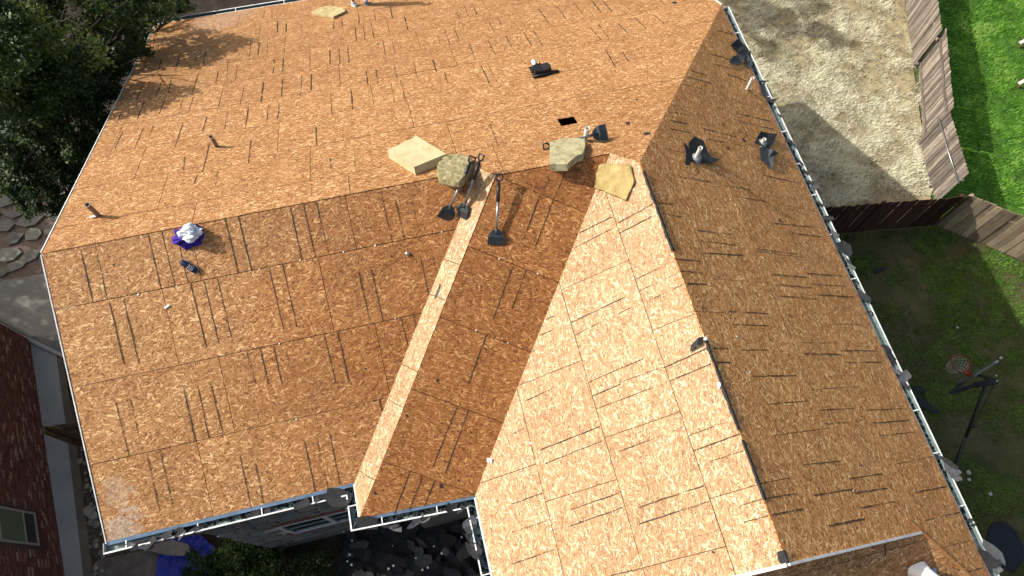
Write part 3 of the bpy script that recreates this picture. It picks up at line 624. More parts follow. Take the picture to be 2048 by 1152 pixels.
flap([f8(190, 285), f8(250, 330), f8(300, 470), f8(315, 580), f8(280, 640), f8(215, 620), f8(225, 420)], 'E', 'narrow black flashing strip hanging beside the ridge side vent pipe', [.03, .03, .02, .01, .03, .03, .04])
flap([f8(1370, 115), f8(1480, 130), f8(1610, 165), f8(1560, 300), f8(1510, 350), f8(1380, 340), f8(1270, 300), f8(1330, 200)], 'E', 'square black flashing sheet under the short vent pipe near the gutter', [.05, .02, .07, .03, .02, .04, .05, .02])
flap([f8(1360, 355), f8(1500, 360), f8(1540, 420), f8(1650, 450), f8(1570, 500), f8(1560, 600), f8(1545, 690), f8(1480, 620), f8(1380, 540)], 'E', 'torn black flashing tail hanging below the short vent pipe near the gutter', [.02, .03, .08, .03, .04, .05, .02, .02, .02], M['shingle_grey'])

fz = R3(5.76, 1440, 60)
flap([fz(115, 180), fz(180, 120), fz(275, 190), fz(300, 235), fz(190, 270)], 'E', 'black shingle flap lying over the roof edge, topmost of the three by the right gutter', [.02, .05, .04, .06, .02], M['shingle'], 'shingle_flap', 'shingle flap')
flap([fz(95, 375), fz(130, 320), fz(195, 298), fz(265, 325), fz(240, 390), fz(155, 408)], 'E', 'grey pointed shingle flap lying on the boards beside the right gutter', [.02, .05, .03, .05, .02, .02], M['shingle_grey'], 'shingle_flap', 'shingle flap')
flap([fz(180, 272), fz(270, 240), fz(320, 260), fz(300, 305), fz(200, 300)], 'E', 'grey shingle strip lying between two flaps at the upper right gutter', [.03, .06, .06, .03, .03], M['shingle_grey'], 'shingle_flap', 'shingle flap')
flap([fz(258, 315), fz(300, 290), fz(340, 360), fz(365, 425), fz(320, 445), fz(275, 385)], 'E', 'narrow grey shingle flap lying along the right gutter above the white pipe', [.03, .05, .05, .03, .02, .02], M['shingle_grey'], 'shingle_flap', 'shingle flap')
flap([fz(450, 640), fz(520, 640), fz(580, 740), fz(600, 790), fz(545, 825), fz(470, 740)], 'E', 'ragged grey shingle flap hanging into the gutter below the white pipe', [.02, .04, .04, .03, .02, .02], M['shingle_grey'], 'shingle_flap', 'shingle flap')
# ------------------------------------------------------------------ felt along the wing ridge
def onridge(p): q = onplane(p, Vector((1, 0, 0)), XR); return Vector((XR, q.y, ZR))
def ridge_strip(p0, p1, label, wE, wW, mat):
    a = onridge(p0); b_ = onridge(p1); L = (b_-a).length; n = int(L/.06); mb = MB(); vs = []
    nE, nW = nrm('E'), nrm('W'); dE = Vector((1, 0, -tE)).normalized(); dW = Vector((-1, 0, -tW)).normalized()
    for i in range(n+1):
        c = a+(b_-a)*(i/n)+Vector((0, 0, .022)); j = random.uniform
        vs += [c+dE*wE*j(.7, 1.3)+nE*j(0, .008), c+Vector((0, 0, .004)), c+dW*wW*j(.4, 1.5)+nW*j(0, .01)]
    m = len(vs); vs += [v-Vector((0, 0, .006)) for v in vs]; fs = []
    for i in range(n):
        for k in (0, 1): fs += [(3*i+k, 3*i+k+1, 3*i+k+4, 3*i+k+3), (m+3*i+k, m+3*i+k+3, m+3*i+k+4, m+3*i+k+1)]
        fs += [(3*i, 3*i+3, m+3*i+3, m+3*i), (3*i+2, m+3*i+2, m+3*i+5, 3*i+5)]
    fs += [(0, m, m+1, 1), (1, m+1, m+2, 2), (3*n, 3*n+1, m+3*n+1, m+3*n), (3*n+1, 3*n+2, m+3*n+2, m+3*n+1)]
    mb.add(vs, fs); o = mb.build('ridge_felt', mat); o.data.transform(Matrix.Translation(-a)); o.location = a
    return tag(o, label, 'roof felt')
ridge_strip((1286, 345), (1343, 505), 'black felt strip left on the upper end of the wing ridge', .035, .022, M['felt'])
ridge_strip((1410, 682), (1474, 862), 'black felt strip left on the middle of the wing ridge', .032, .026, M['felt'])
ridge_strip((1485, 880), (1528, 1000), 'black felt strip left low down on the wing ridge', .034, .016, M['felt'])
ridge_strip((1568, 1100), (1577, 1125), 'short black felt piece at the gable end of the ridge', .03, .07, M['felt'])
mb = MB(); a = hit((1406, 681), 'W', .05); b_ = hit((1396, 682), 'W', .09); c_ = hit((1381, 697), 'W', .04); s = Vector((.02, .045, .02))
mb.add([a-s, a+s, b_-s, b_+s, c_-s, c_+s]+[v-Vector((0, 0, .006)) for v in (a-s, a+s, b_-s, b_+s, c_-s, c_+s)], [(0, 1, 3, 2), (2, 3, 5, 4), (6, 8, 9, 7), (8, 10, 11, 9), (0, 2, 8, 6), (2, 4, 10, 8), (1, 7, 9, 3), (3, 9, 11, 5), (4, 5, 11, 10), (0, 6, 7, 1)])
tag(mb.build('bent_flashing', M['felt']), 'bent black flashing strip sticking out from the middle of the wing ridge', 'flashing')
cap(onridge((1409, 680))+Vector((0, 0, .03)), (0, 0, 1), 1.5, 'larger white cap on the ridge at the bent flashing strip', 'white ridge cap')
scrap(onridge((1441, 772))+Vector((-.04, 0, .012)), nrm('W'), .12, .5, 1.2, 'white torn sliver on the wing ridge beside the black felt', mat=M['cap'], name='plastic_sliver', cat='plastic sliver')

# ------------------------------------------------------------------ foam pads
def foam_mat(name, c1, c2, c3, sc_, bump, pits=.0):
    m, t, p = mat_new(name); b = NB(t); co = b.n('ShaderNodeTexCoord').outputs['Object']
    f = b.noise(co, sc_, 6, .7); c = b.ramp(f, [(.3, c3), (.5, c2), (.68, c1)])
    vo = b.n('ShaderNodeTexVoronoi', {'Vector': co, 'Scale': sc_*5})
    c = b.mix(b.math('MULTIPLY', b.math('LESS_THAN', vo.outputs['Distance'], .16), pits), c, tuple(x*.45 for x in c3))
    t.links.new(c, p.inputs['Base Color']); p.inputs['Roughness'].default_value = .95; p.inputs['Specular IOR Level'].default_value = .1
    bn = b.n('ShaderNodeBump', {'Strength': bump, 'Distance': .02, 'Height': b.noise(co, sc_*6, 6, .75)}); t.links.new(bn.outputs[0], p.inputs['Normal']); return m
def foam_pad(pts, pl, th, label, mat, rough, cuts=4, sag=0):
    top = [hit(p, pl, th) for p in pts]; n = nrm(pl); o0 = sum(top, Vector())/len(top)-n*th
    bm = bmesh.new(); vs = [bm.verts.new(v-o0-n*(th-.004)) for v in top]; f = bm.faces.new(vs)
    f.normal_update()
    if f.normal.dot(n) < 0: f.normal_flip()
    r_ = bmesh.ops.extrude_face_region(bm, geom=[f]); bmesh.ops.translate(bm, verts=[g for g in r_['geom'] if isinstance(g, bmesh.types.BMVert)], vec=n*(th-.004))
    bmesh.ops.triangulate(bm, faces=bm.faces[:])
    for _ in range(cuts): 
        es = [e for e in bm.edges if e.calc_length() > .045]
        if es: bmesh.ops.subdivide_edges(bm, edges=es, cuts=1)
        bmesh.ops.triangulate(bm, faces=bm.faces[:])
    bm.normal_update()
    for v in bm.verts:
        h = (v.co).dot(n)/th
        d = noise.fractal(v.co*9+Vector((th*50, 3, 1)), .8, 2.1, 5)*rough
        v.co += v.normal*d*min(1, max(0, h*1.6))
        if sag: v.co += n*sag*noise.noise(v.co*3.5)*max(0, h)
    me = bpy.data.meshes.new('foam_pad'); bm.to_mesh(me); bm.free()
    if rough > .015: me.polygons.foreach_set('use_smooth', [True]*len(me.polygons))
    o = link('foam_pad', me, mat); o.location = o0; return tag(o, label, 'foam pad')
zp = R3(4.113, 760, 230); z6 = R3(3.49, 1040, 90); zt = R3(7.877, 600, 0)
fm1 = foam_mat('clean_foam', (.58, .505, .34), (.53, .45, .275), (.43, .35, .20), 3, .2)
fm2 = foam_mat('mossy_foam', (.52, .47, .31), (.36, .315, .175), (.075, .06, .03), 15, 1.0, 1.0)
fm3 = foam_mat('green_foam', (.46, .43, .29), (.37, .34, .21), (.20, .18, .10), 7, .5, .5)
fm4 = foam_mat('yellow_foam', (.47, .37, .175), (.40, .305, .13), (.28, .20, .075), 6, .7, .2)
fm5 = foam_mat('pale_foam', (.55, .48, .28), (.45, .38, .20), (.28, .22, .10), 5, .4, .6)
foam_pad([zp(62, 290), zp(300, 172), zp(543, 320), zp(280, 428)], 'N', .155, 'thick clean square cream foam pad, largest on the far slope', fm1, .004)
foam_pad([zp(468, 480), zp(475, 410), zp(520, 345), zp(580, 322), zp(660, 318), zp(735, 338), zp(762, 368), zp(745, 425), zp(700, 495), zp(652, 545), zp(600, 540), zp(540, 522), zp(482, 508)], 'N', .125, 'weathered mossy foam pad under two scraper handles', fm2, .016)
foam_pad([z6(206, 675), z6(330, 645), z6(440, 655), z6(456, 700), z6(437, 758), z6(395, 772), z6(350, 810), z6(330, 832), z6(208, 832)], 'N', .125, 'pitted greenish foam pad with a broken corner lying over a scraper', fm3, .007)
foam_pad([z6(548, 838), z6(600, 826), z6(760, 835), z6(772, 850), z6(795, 950), z6(735, 1080), z6(650, 1045), z6(518, 992), z6(530, 905)], 'W', .055, 'flat yellow foam pad on top of the pale wing slope', fm4, .016, sag=.03)
foam_pad([zt(172, 185), zt(320, 112), zt(460, 88), zt(680, 118), zt(715, 170), zt(525, 262), zt(300, 228)], 'N', .06, 'pale flat foam pad by the far eave near the standing worker', fm5, .010)

# ------------------------------------------------------------------ roofing scrapers (long handled shingle shovels)
def scraper(grip, blade, up, label, roll=0.0):
    g = Vector(grip); bl = Vector(blade); L = (g-bl).length
    y = (g-bl).normalized(); n = Vector(up); n = (n-y*n.dot(y)).normalized(); n = (Matrix.Rotation(roll, 3, y)@n); x = y.cross(n)
    t = tag(empty('roof_scraper', bl), label, 'scraper', None); t.rotation_euler = Matrix((x, y, n)).transposed().to_euler()
    mb = MB(); mb.tube([(0, .16, .022), (0, L*.62, .03)], .023, 10); link('shaft', mb.mesh('shaft', None, True), M['steel'], t)
    mb = MB(); mb.tube([(0, L*.60, .03), (0, L-.13, .03)], [.029, .029], 10); mb.tube([(0, L*.60-.02, .03), (0, L*.60+.02, .03)], .028, 10); link('sleeve', mb.mesh('sleeve', None, True), M['blackplastic'], t)
    mb = MB(); mb.tube([(0, L-.14, .03), (.0, L-.11, .03), (-.045, L-.07, .03), (-.055, L, .03), (.055, L, .03), (.045, L-.07, .03), (0, L-.11, .03)], .017, 8); link('grip', mb.mesh('grip', None, True), M['blackplastic'], t)
    mb = MB(); mb.tube([(0, .08, .03), (0, .19, .022)], [.03, .019], 10); link('socket', mb.mesh('socket', None, True), M['blade'], t)
    mb = MB(); W0, W1 = .055, .135
    prof = [(.15, W0, .035), (.075, W1*.84, .022), (.03, W1*.97, .055), (-.085, W1, .012)]
    vs = []
    for yy, ww, zz in prof: vs += [(-ww, yy, zz), (-ww*.33, yy, zz+.006), (ww*.33, yy, zz+.006), (ww, yy, zz)]
    m = len(vs); vs += [(a, b_, c-.005) for a, b_, c in vs]; fs = []
    for i in range(3):
        for k in range(3): fs += [(4*i+k, 4*i+4+k, 4*i+5+k, 4*i+1+k), (m+4*i+k, m+4*i+1+k, m+4*i+5+k, m+4*i+4+k)]
        fs += [(4*i, m+4*i, m+4*i+4, 4*i+4), (4*i+3, 4*i+7, m+4*i+7, m+4*i+3)]
    fs += [(0, 1, m+1, m), (1, 2, m+2, m+1), (2, 3, m+3, m+2)]
    mb.add(vs, fs)
    for k in range(9):
        xx = -W1+W1*2*(k+.5)/9; mb.add([(xx-.011, -.084, .013), (xx+.011, -.084, .013), (xx, -.112, .004), (xx-.011, -.084, .007), (xx+.011, -.084, .007)], [(0, 2, 1), (3, 4, 2), (0, 3, 2), (1, 2, 4)])
    link('blade', mb.mesh('blade'), M['blade'], t); return t
scraper(hit((945, 313), 'S', .33), hit((893, 428), 'S', .03), nrm('S'), 'long handled scraper with its handle on the mossy pad, left of the crossed pair', .35)
scraper(hit((966, 310), 'S', .38), hit((926, 425), 'S', .03), nrm('S'), 'long handled scraper with its grip standing highest, right of the crossed pair', -.7)
scraper(hit((998, 349), 'B', .16), hit((992, 478), 'B', .02), nrm('B'), 'long handled scraper lying alone down the brown slope beside the narrow pale strip')
scraper(hit((1087, 294), 'N', .03), hit((1203, 266), 'N', .14), (nrm('N')*.5+Vector((-.5, -.8, .4))), 'scraper half hidden behind the greenish pad with its blade tilted up', .0)

# ------------------------------------------------------------------ tool pouch, cloths, shoe
pt = tag(empty('tool_pouch', hit((1085, 150), 'N')), 'black leather tool pouch with a white topped bottle on the far slope', 'tool pouch')
pt.rotation_euler = basis(nrm('N'), .1).to_euler(); pt.scale = (1.3, 1.3, 1.3)
lm = simple('black_leather', (.014, .014, .017), .5, .4, 25, .3)
mb = MB()
for sx in (-1, 1): mb.box((sx*.07, .03, .06), (.13, 0, sx*.02), (0, .16, .03), (-.02*sx, -.02, .12))
mb.box((0, .05, .09), (.30, .02, 0), (0, .05, 0), (0, 0, .05)); link('pouch', mb.mesh('pouch'), lm, pt)
mb = MB(); mb.tube([(-.17, -.05, .02), (-.08, -.075, .045), (.03, -.07, .03), (.12, -.045, .04), (.22, -.03, .02), (.26, -.025, .015)], .018, 6); mb.tube([(-.13, .08, .05), (-.16, .13, .1), (-.1, .17, .08), (-.03, .15, .12), (.06, .16, .09), (.12, .1, .1), (.15, .04, .06)], .017, 6); link('belt', mb.mesh('belt', None, True), lm, pt)
mb = MB(); mb.tube([(-.03, .19, .08), (-.045, .24, .12), (-.05, .26, .14), (-.055, .275, .15)], [.035, .035, .03, .012], 10); link('bottle', mb.mesh('bottle', None, True), M['cap'], pt)
mb = MB(); mb.tube([(.0, .12, .13), (.01, .16, .15)], .02, 8); link('brass_ring', mb.mesh('brass_ring'), simple('brass', (.45, .32, .10), .35, .2, metal=.7), pt)
def crumple(px, pl, size, squash, amp, seed, mat, name, label, cat, lift=0, flat=0.0):
    bm = bmesh.new(); bmesh.ops.create_icosphere(bm, subdivisions=5, radius=1)
    sd = Vector((seed*3.3, seed*1.7, seed))
    for v in bm.verts:
        p = v.co.copy(); k = .8+amp*1.5*noise.noise(p*1.3+sd)+amp*(1-2.4*abs(noise.noise(Vector((p.x*1.2, p.y*3.2, p.z*1.5))+sd)))+amp*.35*(1-2*abs(noise.noise(p*5+sd)))
        v.co = Vector((p.x*size*k*1.1, p.y*size*k*.85, max(-.02, p.z*size*squash*k)))
    me = bpy.data.meshes.new(name); bm.to_mesh(me); bm.free(); me.polygons.foreach_set('use_smooth', [True]*len(me.polygons))
    o = link(name, me, mat); place(o, hit(px, pl, lift), basis(nrm(pl))); return tag(o, label, cat)
crumple((377, 474), 'S', .155, .62, .50, 3, simple('purple_cloth', (.045, .015, .30), .85, .3, 12), 'purple_cloth', 'crumpled purple cloth at the ridge of the front slope under a white one', 'cloth', .01)
crumple((381, 465), 'S', .115, .62, .48, 8, simple('white_cloth', (.72, .76, .82), .9, .08, 12), 'white_cloth', 'crumpled white cloth on top of the purple cloth', 'cloth', .11)
def shoe(parent, mat, solem, L=.28, name='shoe'):
    secs = [(-.5, .30, .0, .55), (-.46, .36, .0, .75), (-.3, .38, .0, .85), (-.1, .36, .0, .72), (.1, .40, .0, .50), (.3, .42, .0, .36), (.45, .32, .0, .26), (.5, .12, .0, .16)]
    mb = MB(); n = 12; vs = []
    for (yy, wd, z0_, hh) in secs:
        for k in range(n):
            a = 2*PI*k/n; vs.append((math.cos(a)*wd*L*.5*.92, yy*L, .02+max(0, (math.sin(a)*.5+.5))*hh*L*.42))
    fs = [(i*n+k, i*n+(k+1) % n, (i+1)*n+(k+1) % n, (i+1)*n+k) for i in range(len(secs)-1) for k in range(n)]+[tuple(range(n))[::-1], tuple((len(secs)-1)*n+k for k in range(n))]
    mb.add(vs, [f[::-1] for f in fs]); up = link('upper', mb.mesh('upper', None, True), mat, parent)
    mb = MB(); ring = [(-w_*L*.5, y_*L) for y_, w_, _, _ in secs]+[(w_*L*.5, y_*L) for y_, w_, _, _ in secs[::-1]]
    mb.prism([(x, y, 0) for x, y in ring], (0, 0, .028)); so_ = link('sole', mb.mesh('sole'), solem, parent); return up, so_
solem = simple('pale_sole', (.55, .56, .56), .7, .1)
sh = tag(empty('shoe', hit((380, 533), 'S', .004)), 'navy blue trainer lying alone on the front slope', 'shoe'); shoe(sh, simple('navy_fabric', (.012, .020, .055), .7, .4, 40), solem)
dv = (hit((393, 541), 'S')-hit((367, 524), 'S')); sh.rotation_euler = (basis(nrm('S'), 0, dv)@Matrix.Rotation(-PI/2, 3, 'Z')).to_euler()
mb = MB()
for k in range(4): mb.tube([(-.035, .0+.022*k, .085-.008*k), (0, .004+.022*k, .092-.009*k), (.035, 0.0+.022*k, .085-.008*k)], .004, 5)
link('laces', mb.mesh('laces'), M['cap'], sh)

# ------------------------------------------------------------------ scraps in and over the gutters
zg = R3(5.435, 660, 940)
def atg(p, z): return at(p, z)
def gut(lst, zz, label, group):
    for p, px, asp, ang, mt, tilt in lst:
        n = Vector((random.uniform(-tilt, tilt), random.uniform(-tilt, tilt), 1)); q = at(p, zz-.012); s = .92*px/(FPX/(q-CAM).length)
        cl = ('large ' if s > .26 else 'small ' if s < .13 else '')+('black ' if mt == 0 else 'grey ')
        scrap(q+Vector((0, 0, random.uniform(0, .02))), n, s*1.05, asp, ang, cl+label, cl+group, M['shingle'] if mt == 0 else M['shingle_grey'], curl=.10, nn=7)
E4 = R3(3, 1536, 768); E8 = R3(3, 1536, 384)
gut([((1446, 27), 18, .8, .3, 0, .3), ((1461, 67), 10, .8, 1, 0, .3), ((1524, 164), 20, .4, -.3, 0, .3), ((1543, 202), 20, .5, -.3, 0, .3),
     ((1498, 105), 10, .6, 0, 0, .3), ((1558, 232), 14, .4, -1, 0, .3), ((1577, 283), 22, .5, -.7, 0, .4), ((1589, 293), 18, .45, -1, 1, .4), ((1600, 325), 20, .4, -1, 0, .4), ((1612, 345), 22, .35, -1, 0, .4), ((1621, 366), 20, .5, -.8, 0, .4), ((1628, 375), 22, .6, .2, 1, .4), ((1640, 408), 18, .4, -1, 0, .4), ((1656, 437), 26, .5, -.4, 0, .4), ((1669, 468), 24, .45, -1, 1, .4),
     ((1687, 497), 46, .85, -.8, 0, .25), ((1697, 524), 22, .5, -1, 1, .4), ((1703, 535), 20, .5, -1, 1, .4), ((1711, 563), 16, .5, -1, 0, .4), ((1722, 592), 62, .32, -1.1, 0, .3), ((1737, 625), 16, .4, 0, 0, .3), ((1772, 697), 26, .4, -1, 0, .4), ((1782, 715), 40, .35, -1.05, 0, .4), ((1790, 742), 26, .5, -1, 1, .3), ((1807, 753), 32, .7, .4, 1, .4), ((1811, 772), 22, .5, -1, 0, .3),
     ((1903, 938), 44, .5, -1.0, 1, .3), ((1908, 952), 34, .5, -1.0, 1, .3), ((1896, 925), 40, .3, -1.1, 0, .3), ((1940, 1040), 14, .5, 0, 0, .3), ((1946, 1050), 12, .5, 0, 0, .3), ((1985, 1103), 60, .35, -1.0, 1, .3), ((1976, 1120), 56, .45, -1.0, 0, .3), ((1990, 1128), 24, .7, 0, 0, .3), ((1993, 1140), 20, .7, 0, 1, .3), ((1911, 1014), 14, .6, 0, 1, .3)],
    ZE+.0, 'torn shingle scrap caught along the long right gutter', 'scraps along the right gutter')
zl = R3(3.94, 200, 960)
gut([(zl(330, 510), 48, .35, .2, 0, .3), (zl(240, 510), 18, .7, 0, 1, .4), (zl(400, 500), 36, .5, .6, 0, .4), (zl(510, 450), 46, .35, .2, 0, .3), (zl(590, 440), 24, .5, .5, 0, .4), (zl(630, 395), 24, .5, 0, 0, .4), (zl(650, 430), 26, .35, .8, 1, .4), (zl(370, 530), 34, .35, -.3, 1, .4), (zl(740, 400), 34, .35, .2, 0, .3), (zl(1210, 280), 32, .5, .1, 0, .3), (zl(1310, 245), 26, .5, .4, 0, .3), (zl(1600, 190), 42, .4, .2, 0, .3), (zl(1690, 165), 38, .35, .3, 0, .3), (zl(1760, 130), 28, .5, .1, 0, .3), (zl(1880, 140), 62, .75, -.5, 0, .25), (zl(1920, 190), 34, .5, -.8, 0, .4), (zl(1950, 200), 22, .3, 1.4, 1, .4)],
    ZS-.03, 'torn shingle scrap caught in the front gutter below the left slope', 'scraps in the front left gutter')
gut([(zg(650, 590), 36, .4, .3, 0, .3), (zg(715, 640), 30, .5, -.4, 1, .4), (zg(700, 610), 22, .6, 0, 0, .4), (zg(960, 545), 44, .35, .4, 1, .3), (zg(890, 600), 26, .4, .6, 1, .3), (zg(1060, 490), 46, .3, .35, 0, .3), (zg(1040, 540), 30, .4, .3, 1, .3), (zg(1160, 470), 26, .5, .2, 1, .3), (zg(1240, 445), 22, .5, .5, 1, .4), (zg(1320, 395), 40, .7, .5, 0, .4), (zg(1420, 430), 26, .5, .5, 0, .3), (zg(1200, 340), 24, .4, .2, 0, .3),
     (zg(1520, 570), 38, .75, .2, 1, .3), (zg(1500, 655), 34, .45, -1.1, 0, .3), (zg(1530, 740), 34, .5, -1, 0, .3), (zg(1570, 790), 30, .6, -.8, 1, .3), (zg(1595, 860), 34, .5, -1, 0, .3), (zg(1535, 880), 46, .35, -1.1, 0, .3), (zg(1600, 910), 24, .5, -.5, 0, .3), (zg(1550, 620), 20, .5, 0, 0, .3), (zg(360, 610), 14, .5, 0, 1, .3), (zg(250, 610), 20, .6, 1, 1, .4)],
    Z3-.03, 'torn shingle scrap caught in the gutter around the courtyard', 'scraps in the courtyard gutter')
o = MB(); cx = [hit(p, 'B', .02) for p in (zg(305, 510), zg(415, 500), zg(515, 520), zg(520, 645), zg(410, 650), zg(300, 655))]
o.prism(cx[:2]+cx[4:], (0, 0, .006)); o.prism([v+Vector((0, 0, .008)) for v in cx[1:5]], (0, 0, .006)); o = o.build('shingle_sheet', M['shingle']); tag(o, 'whole black shingle sheet folded over the foot of the narrow pale strip', 'shingle sheet')

# ------------------------------------------------------------------ fences
def board_mat(name, c1, c2, c3):
    m, t, p = mat_new(name); b = NB(t); co = b.n('ShaderNodeTexCoord').outputs['Object']; rn = b.n('ShaderNodeObjectInfo').outputs['Random']
    sh_ = b.n('ShaderNodeVectorMath', {0: co, 1: b.n('ShaderNodeCombineXYZ', {0: b.math('MULTIPLY', rn, 37.0), 1: 0.0, 2: b.math('MULTIPLY', rn, 11.0)}).outputs[0]}, operation='ADD').outputs[0]
    g = b.noise(b.n('ShaderNodeMapping', {'Vector': sh_, 'Scale': (38, 38, 1.6)}).outputs[0], 1, 5, .65)
    c = b.ramp(g, [(.28, c3), (.5, c2), (.72, c1)])
    c = b.mix(.75, c, b.ramp(rn, [(0, (.42, .40, .39)), (.5, (.92, .90, .89)), (1, (1.5, 1.45, 1.4))]), 'MULTIPLY')
    st = b.noise(sh_, 2.3, 4, .7); c = b.mix(.5, c, b.ramp(st, [(.35, (.6, .58, .56)), (.6, (1.1, 1.1, 1.1))]), 'MULTIPLY')
    t.links.new(c, p.inputs['Base Color']); p.inputs['Roughness'].default_value = .9; p.inputs['Specular IOR Level'].default_value = .15
    bn = b.n('ShaderNodeBump', {'Strength': .5, 'Distance': .004, 'Height': g}); t.links.new(bn.outputs[0], p.inputs['Normal']); return m
fgrey = board_mat('weathered_grey_board', (.37, .33, .295), (.235, .205, .18), (.085, .072, .062))
fbrown = board_mat('dark_brown_board', (.115, .058, .042), (.075, .036, .027), (.035, .018, .014))
ftan = board_mat('tan_board', (.52, .42, .31), (.40, .315, .225), (.22, .165, .115))
def fence(label, A, B, h, bw, mat, side, rails=True, railm=None, hv=.05, lean=.0, postgap=2.4, boards=True, railh=(.22, 1.42), name='wooden_fence', posts=True):
    A = Vector(A); B = Vector(B); d = B-A; L = d.length; d.normalize(); ang = math.atan2(d.y, d.x); n = Vector((-d.y, d.x, 0))*side
    t = tag(empty(name, A), label, 'fence'); railm = railm or mat
    meshes = []
    for k in range(4):
        mb = MB(); w2 = bw*.5-.007; hh = h+random.uniform(-hv, hv); c = .022
        mb.prism([(-w2, 0, .03), (w2, 0, .03), (w2, 0, hh-c), (w2-c, 0, hh), (-w2+c, 0, hh), (-w2, 0, hh-c)], (0, .018, 0)); meshes.append(mb.mesh('board')); meshes[-1].materials.append(mat)
    k = int(L/bw)
    for i in range(k):
        o = bpy.data.objects.new('board', random.choice(meshes)); C.objects.link(o); o.parent = t
        p = d*(bw*(i+.5))+n*(.03+random.uniform(-.008, .014)); o.location = p; o.rotation_euler = (random.uniform(-.008, .008)+lean, random.uniform(-.004, .004), ang+random.uniform(-.01, .01))
    if rails:
        for z in railh:
            mb = MB(); mb.bar(d*.02+Vector((0, 0, z)), d*(L-.02)+Vector((0, 0, z)), .04, .085); link('rail', mb.mesh('rail'), railm, t)
    x = .06
    while x < L and posts:
        mb = MB(); p = d*x-n*.055; mb.abox(p.x-.045, p.x+.045, p.y-.045, p.y+.045, 0, h-.06); link('post', mb.mesh('post'), railm, t); x += postgap
    return t
efM0 = at((1829, 139)); efMa = at((1834, 138)); efMb = at((1844, 283)); efMa = efMa+(efMa-efMb).normalized()*.28
fence('upper grey board fence panel standing proud of its neighbour by the dry lawn', ext(efM0, efT, 7), efM0, 1.80, .14, fgrey, -1, hv=.03)
fence('middle grey fence run with its rails showing toward the dry lawn', efMa, efMb, 1.74, .14, fgrey, 1, hv=.04, posts=False)
t_ = fence('lower grey fence run with a thin pipe along its boards', efMb+Vector((-.12, 0, 0)), efB+Vector((.0, -.35, 0)), 1.74, .14, fgrey, -1, hv=.04)
mb = MB(); a = Vector((-.10, 0, 1.34)); b_ = (efB+Vector((0, -.35, 0)))-(efMb+Vector((-.12, 0, 0))); mb.tube([a, a+b_*.5+Vector((0, 0, -.03)), a+b_], .022, 8); link('pipe_rail', mb.mesh('pipe_rail', None, True), M['steel'], t_)
fence('dark brown fence in the shade between house and yard corner', sw+(sw-cor).normalized()*4.2, cor, 1.80, .14, fbrown, -1, hv=.03, railh=(.3, 1.4))
fence('tan board fence with rounded tops beyond the yard corner', cor, ext(cor, seE, 5), 1.84, .195, ftan, -1, hv=.035)

# ------------------------------------------------------------------ leaves, trees, shrubs
def leaf_mat(name, pal, tr=.25):
    m = bpy.data.materials.new(name); m.use_nodes = True; t = m.node_tree; p = t.nodes['Principled BSDF']; b = NB(t)
    a = b.n('ShaderNodeAttribute', attribute_name='tone').outputs['Fac']; c = b.ramp(a, pal)
    t.links.new(c, p.inputs['Base Color']); p.inputs['Roughness'].default_value = .5; p.inputs['Specular IOR Level'].default_value = .35
    tl = b.n('ShaderNodeBsdfTranslucent', {0: b.mix(1.0, c, (1.1, 1.3, .5), 'MULTIPLY')}); ms = b.n('ShaderNodeMixShader', {0: tr, 1: p.outputs[0], 2: tl.outputs[0]})
    t.links.new(ms.outputs[0], t.nodes['Material Output'].inputs[0]); return m
def leaves(name, blobs, dens, size, mat, parent, reject=None, seed=1, up=.5):
    rng = np.random.default_rng(seed); Pn = []; T = []
    for (c, r, tone) in blobs:
        k = int(dens*r*r*(1.6 if r < .5 else 1))
        nsub = max(9, int(30*r*r)); sub = rng.normal(size=(nsub, 3)); sub /= np.linalg.norm(sub, axis=1)[:, None]; sub *= (r*rng.uniform(.35, 1.0, nsub)**.6)[:, None]; sub[:, 2] *= .7
        idx = rng.integers(0, nsub, k); p = sub[idx]+rng.normal(size=(k, 3))*(.055+r*.045)
        Pn.append(p+np.array(c)); T.append(np.clip(tone+rng.normal(size=nsub)[idx]*.13+rng.normal(size=k)*.12, 0, 1))
    Pn = np.concatenate(Pn); T = np.concatenate(T)
    if reject is not None: m = ~reject(Pn); Pn = Pn[m]; T = T[m]
    n = len(Pn); d = rng.normal(size=(n, 3)); d[:, 2] *= .5; d /= np.linalg.norm(d, axis=1)[:, None]
    nn = rng.normal(size=(n, 3)); nn[:, 2] += up*2.2; nn -= d*(nn*d).sum(1)[:, None]; nn /= np.linalg.norm(nn, axis=1)[:, None]
    s = np.cross(nn, d); L = size*rng.uniform(.6, 1.35, n)[:, None]; W = L*.27
    V = np.stack([Pn-d*L*.5, Pn+s*W+nn*L*.06, Pn+d*L*.5, Pn-s*W+nn*L*.06], 1).reshape(-1, 3)
    F = (np.arange(n)*4)[:, None]+np.array([0, 1, 2, 3])
    return big_mesh(name, V, F, mat, parent, None, T)
bark = simple('oak_bark', (.034, .028, .023), .95, .4, 14, .8)
oak = leaf_mat('oak_leaves', [(0, (.012, .024, .008)), (.4, (.03, .06, .018)), (.7, (.075, .13, .032)), (1, (.20, .26, .06))])
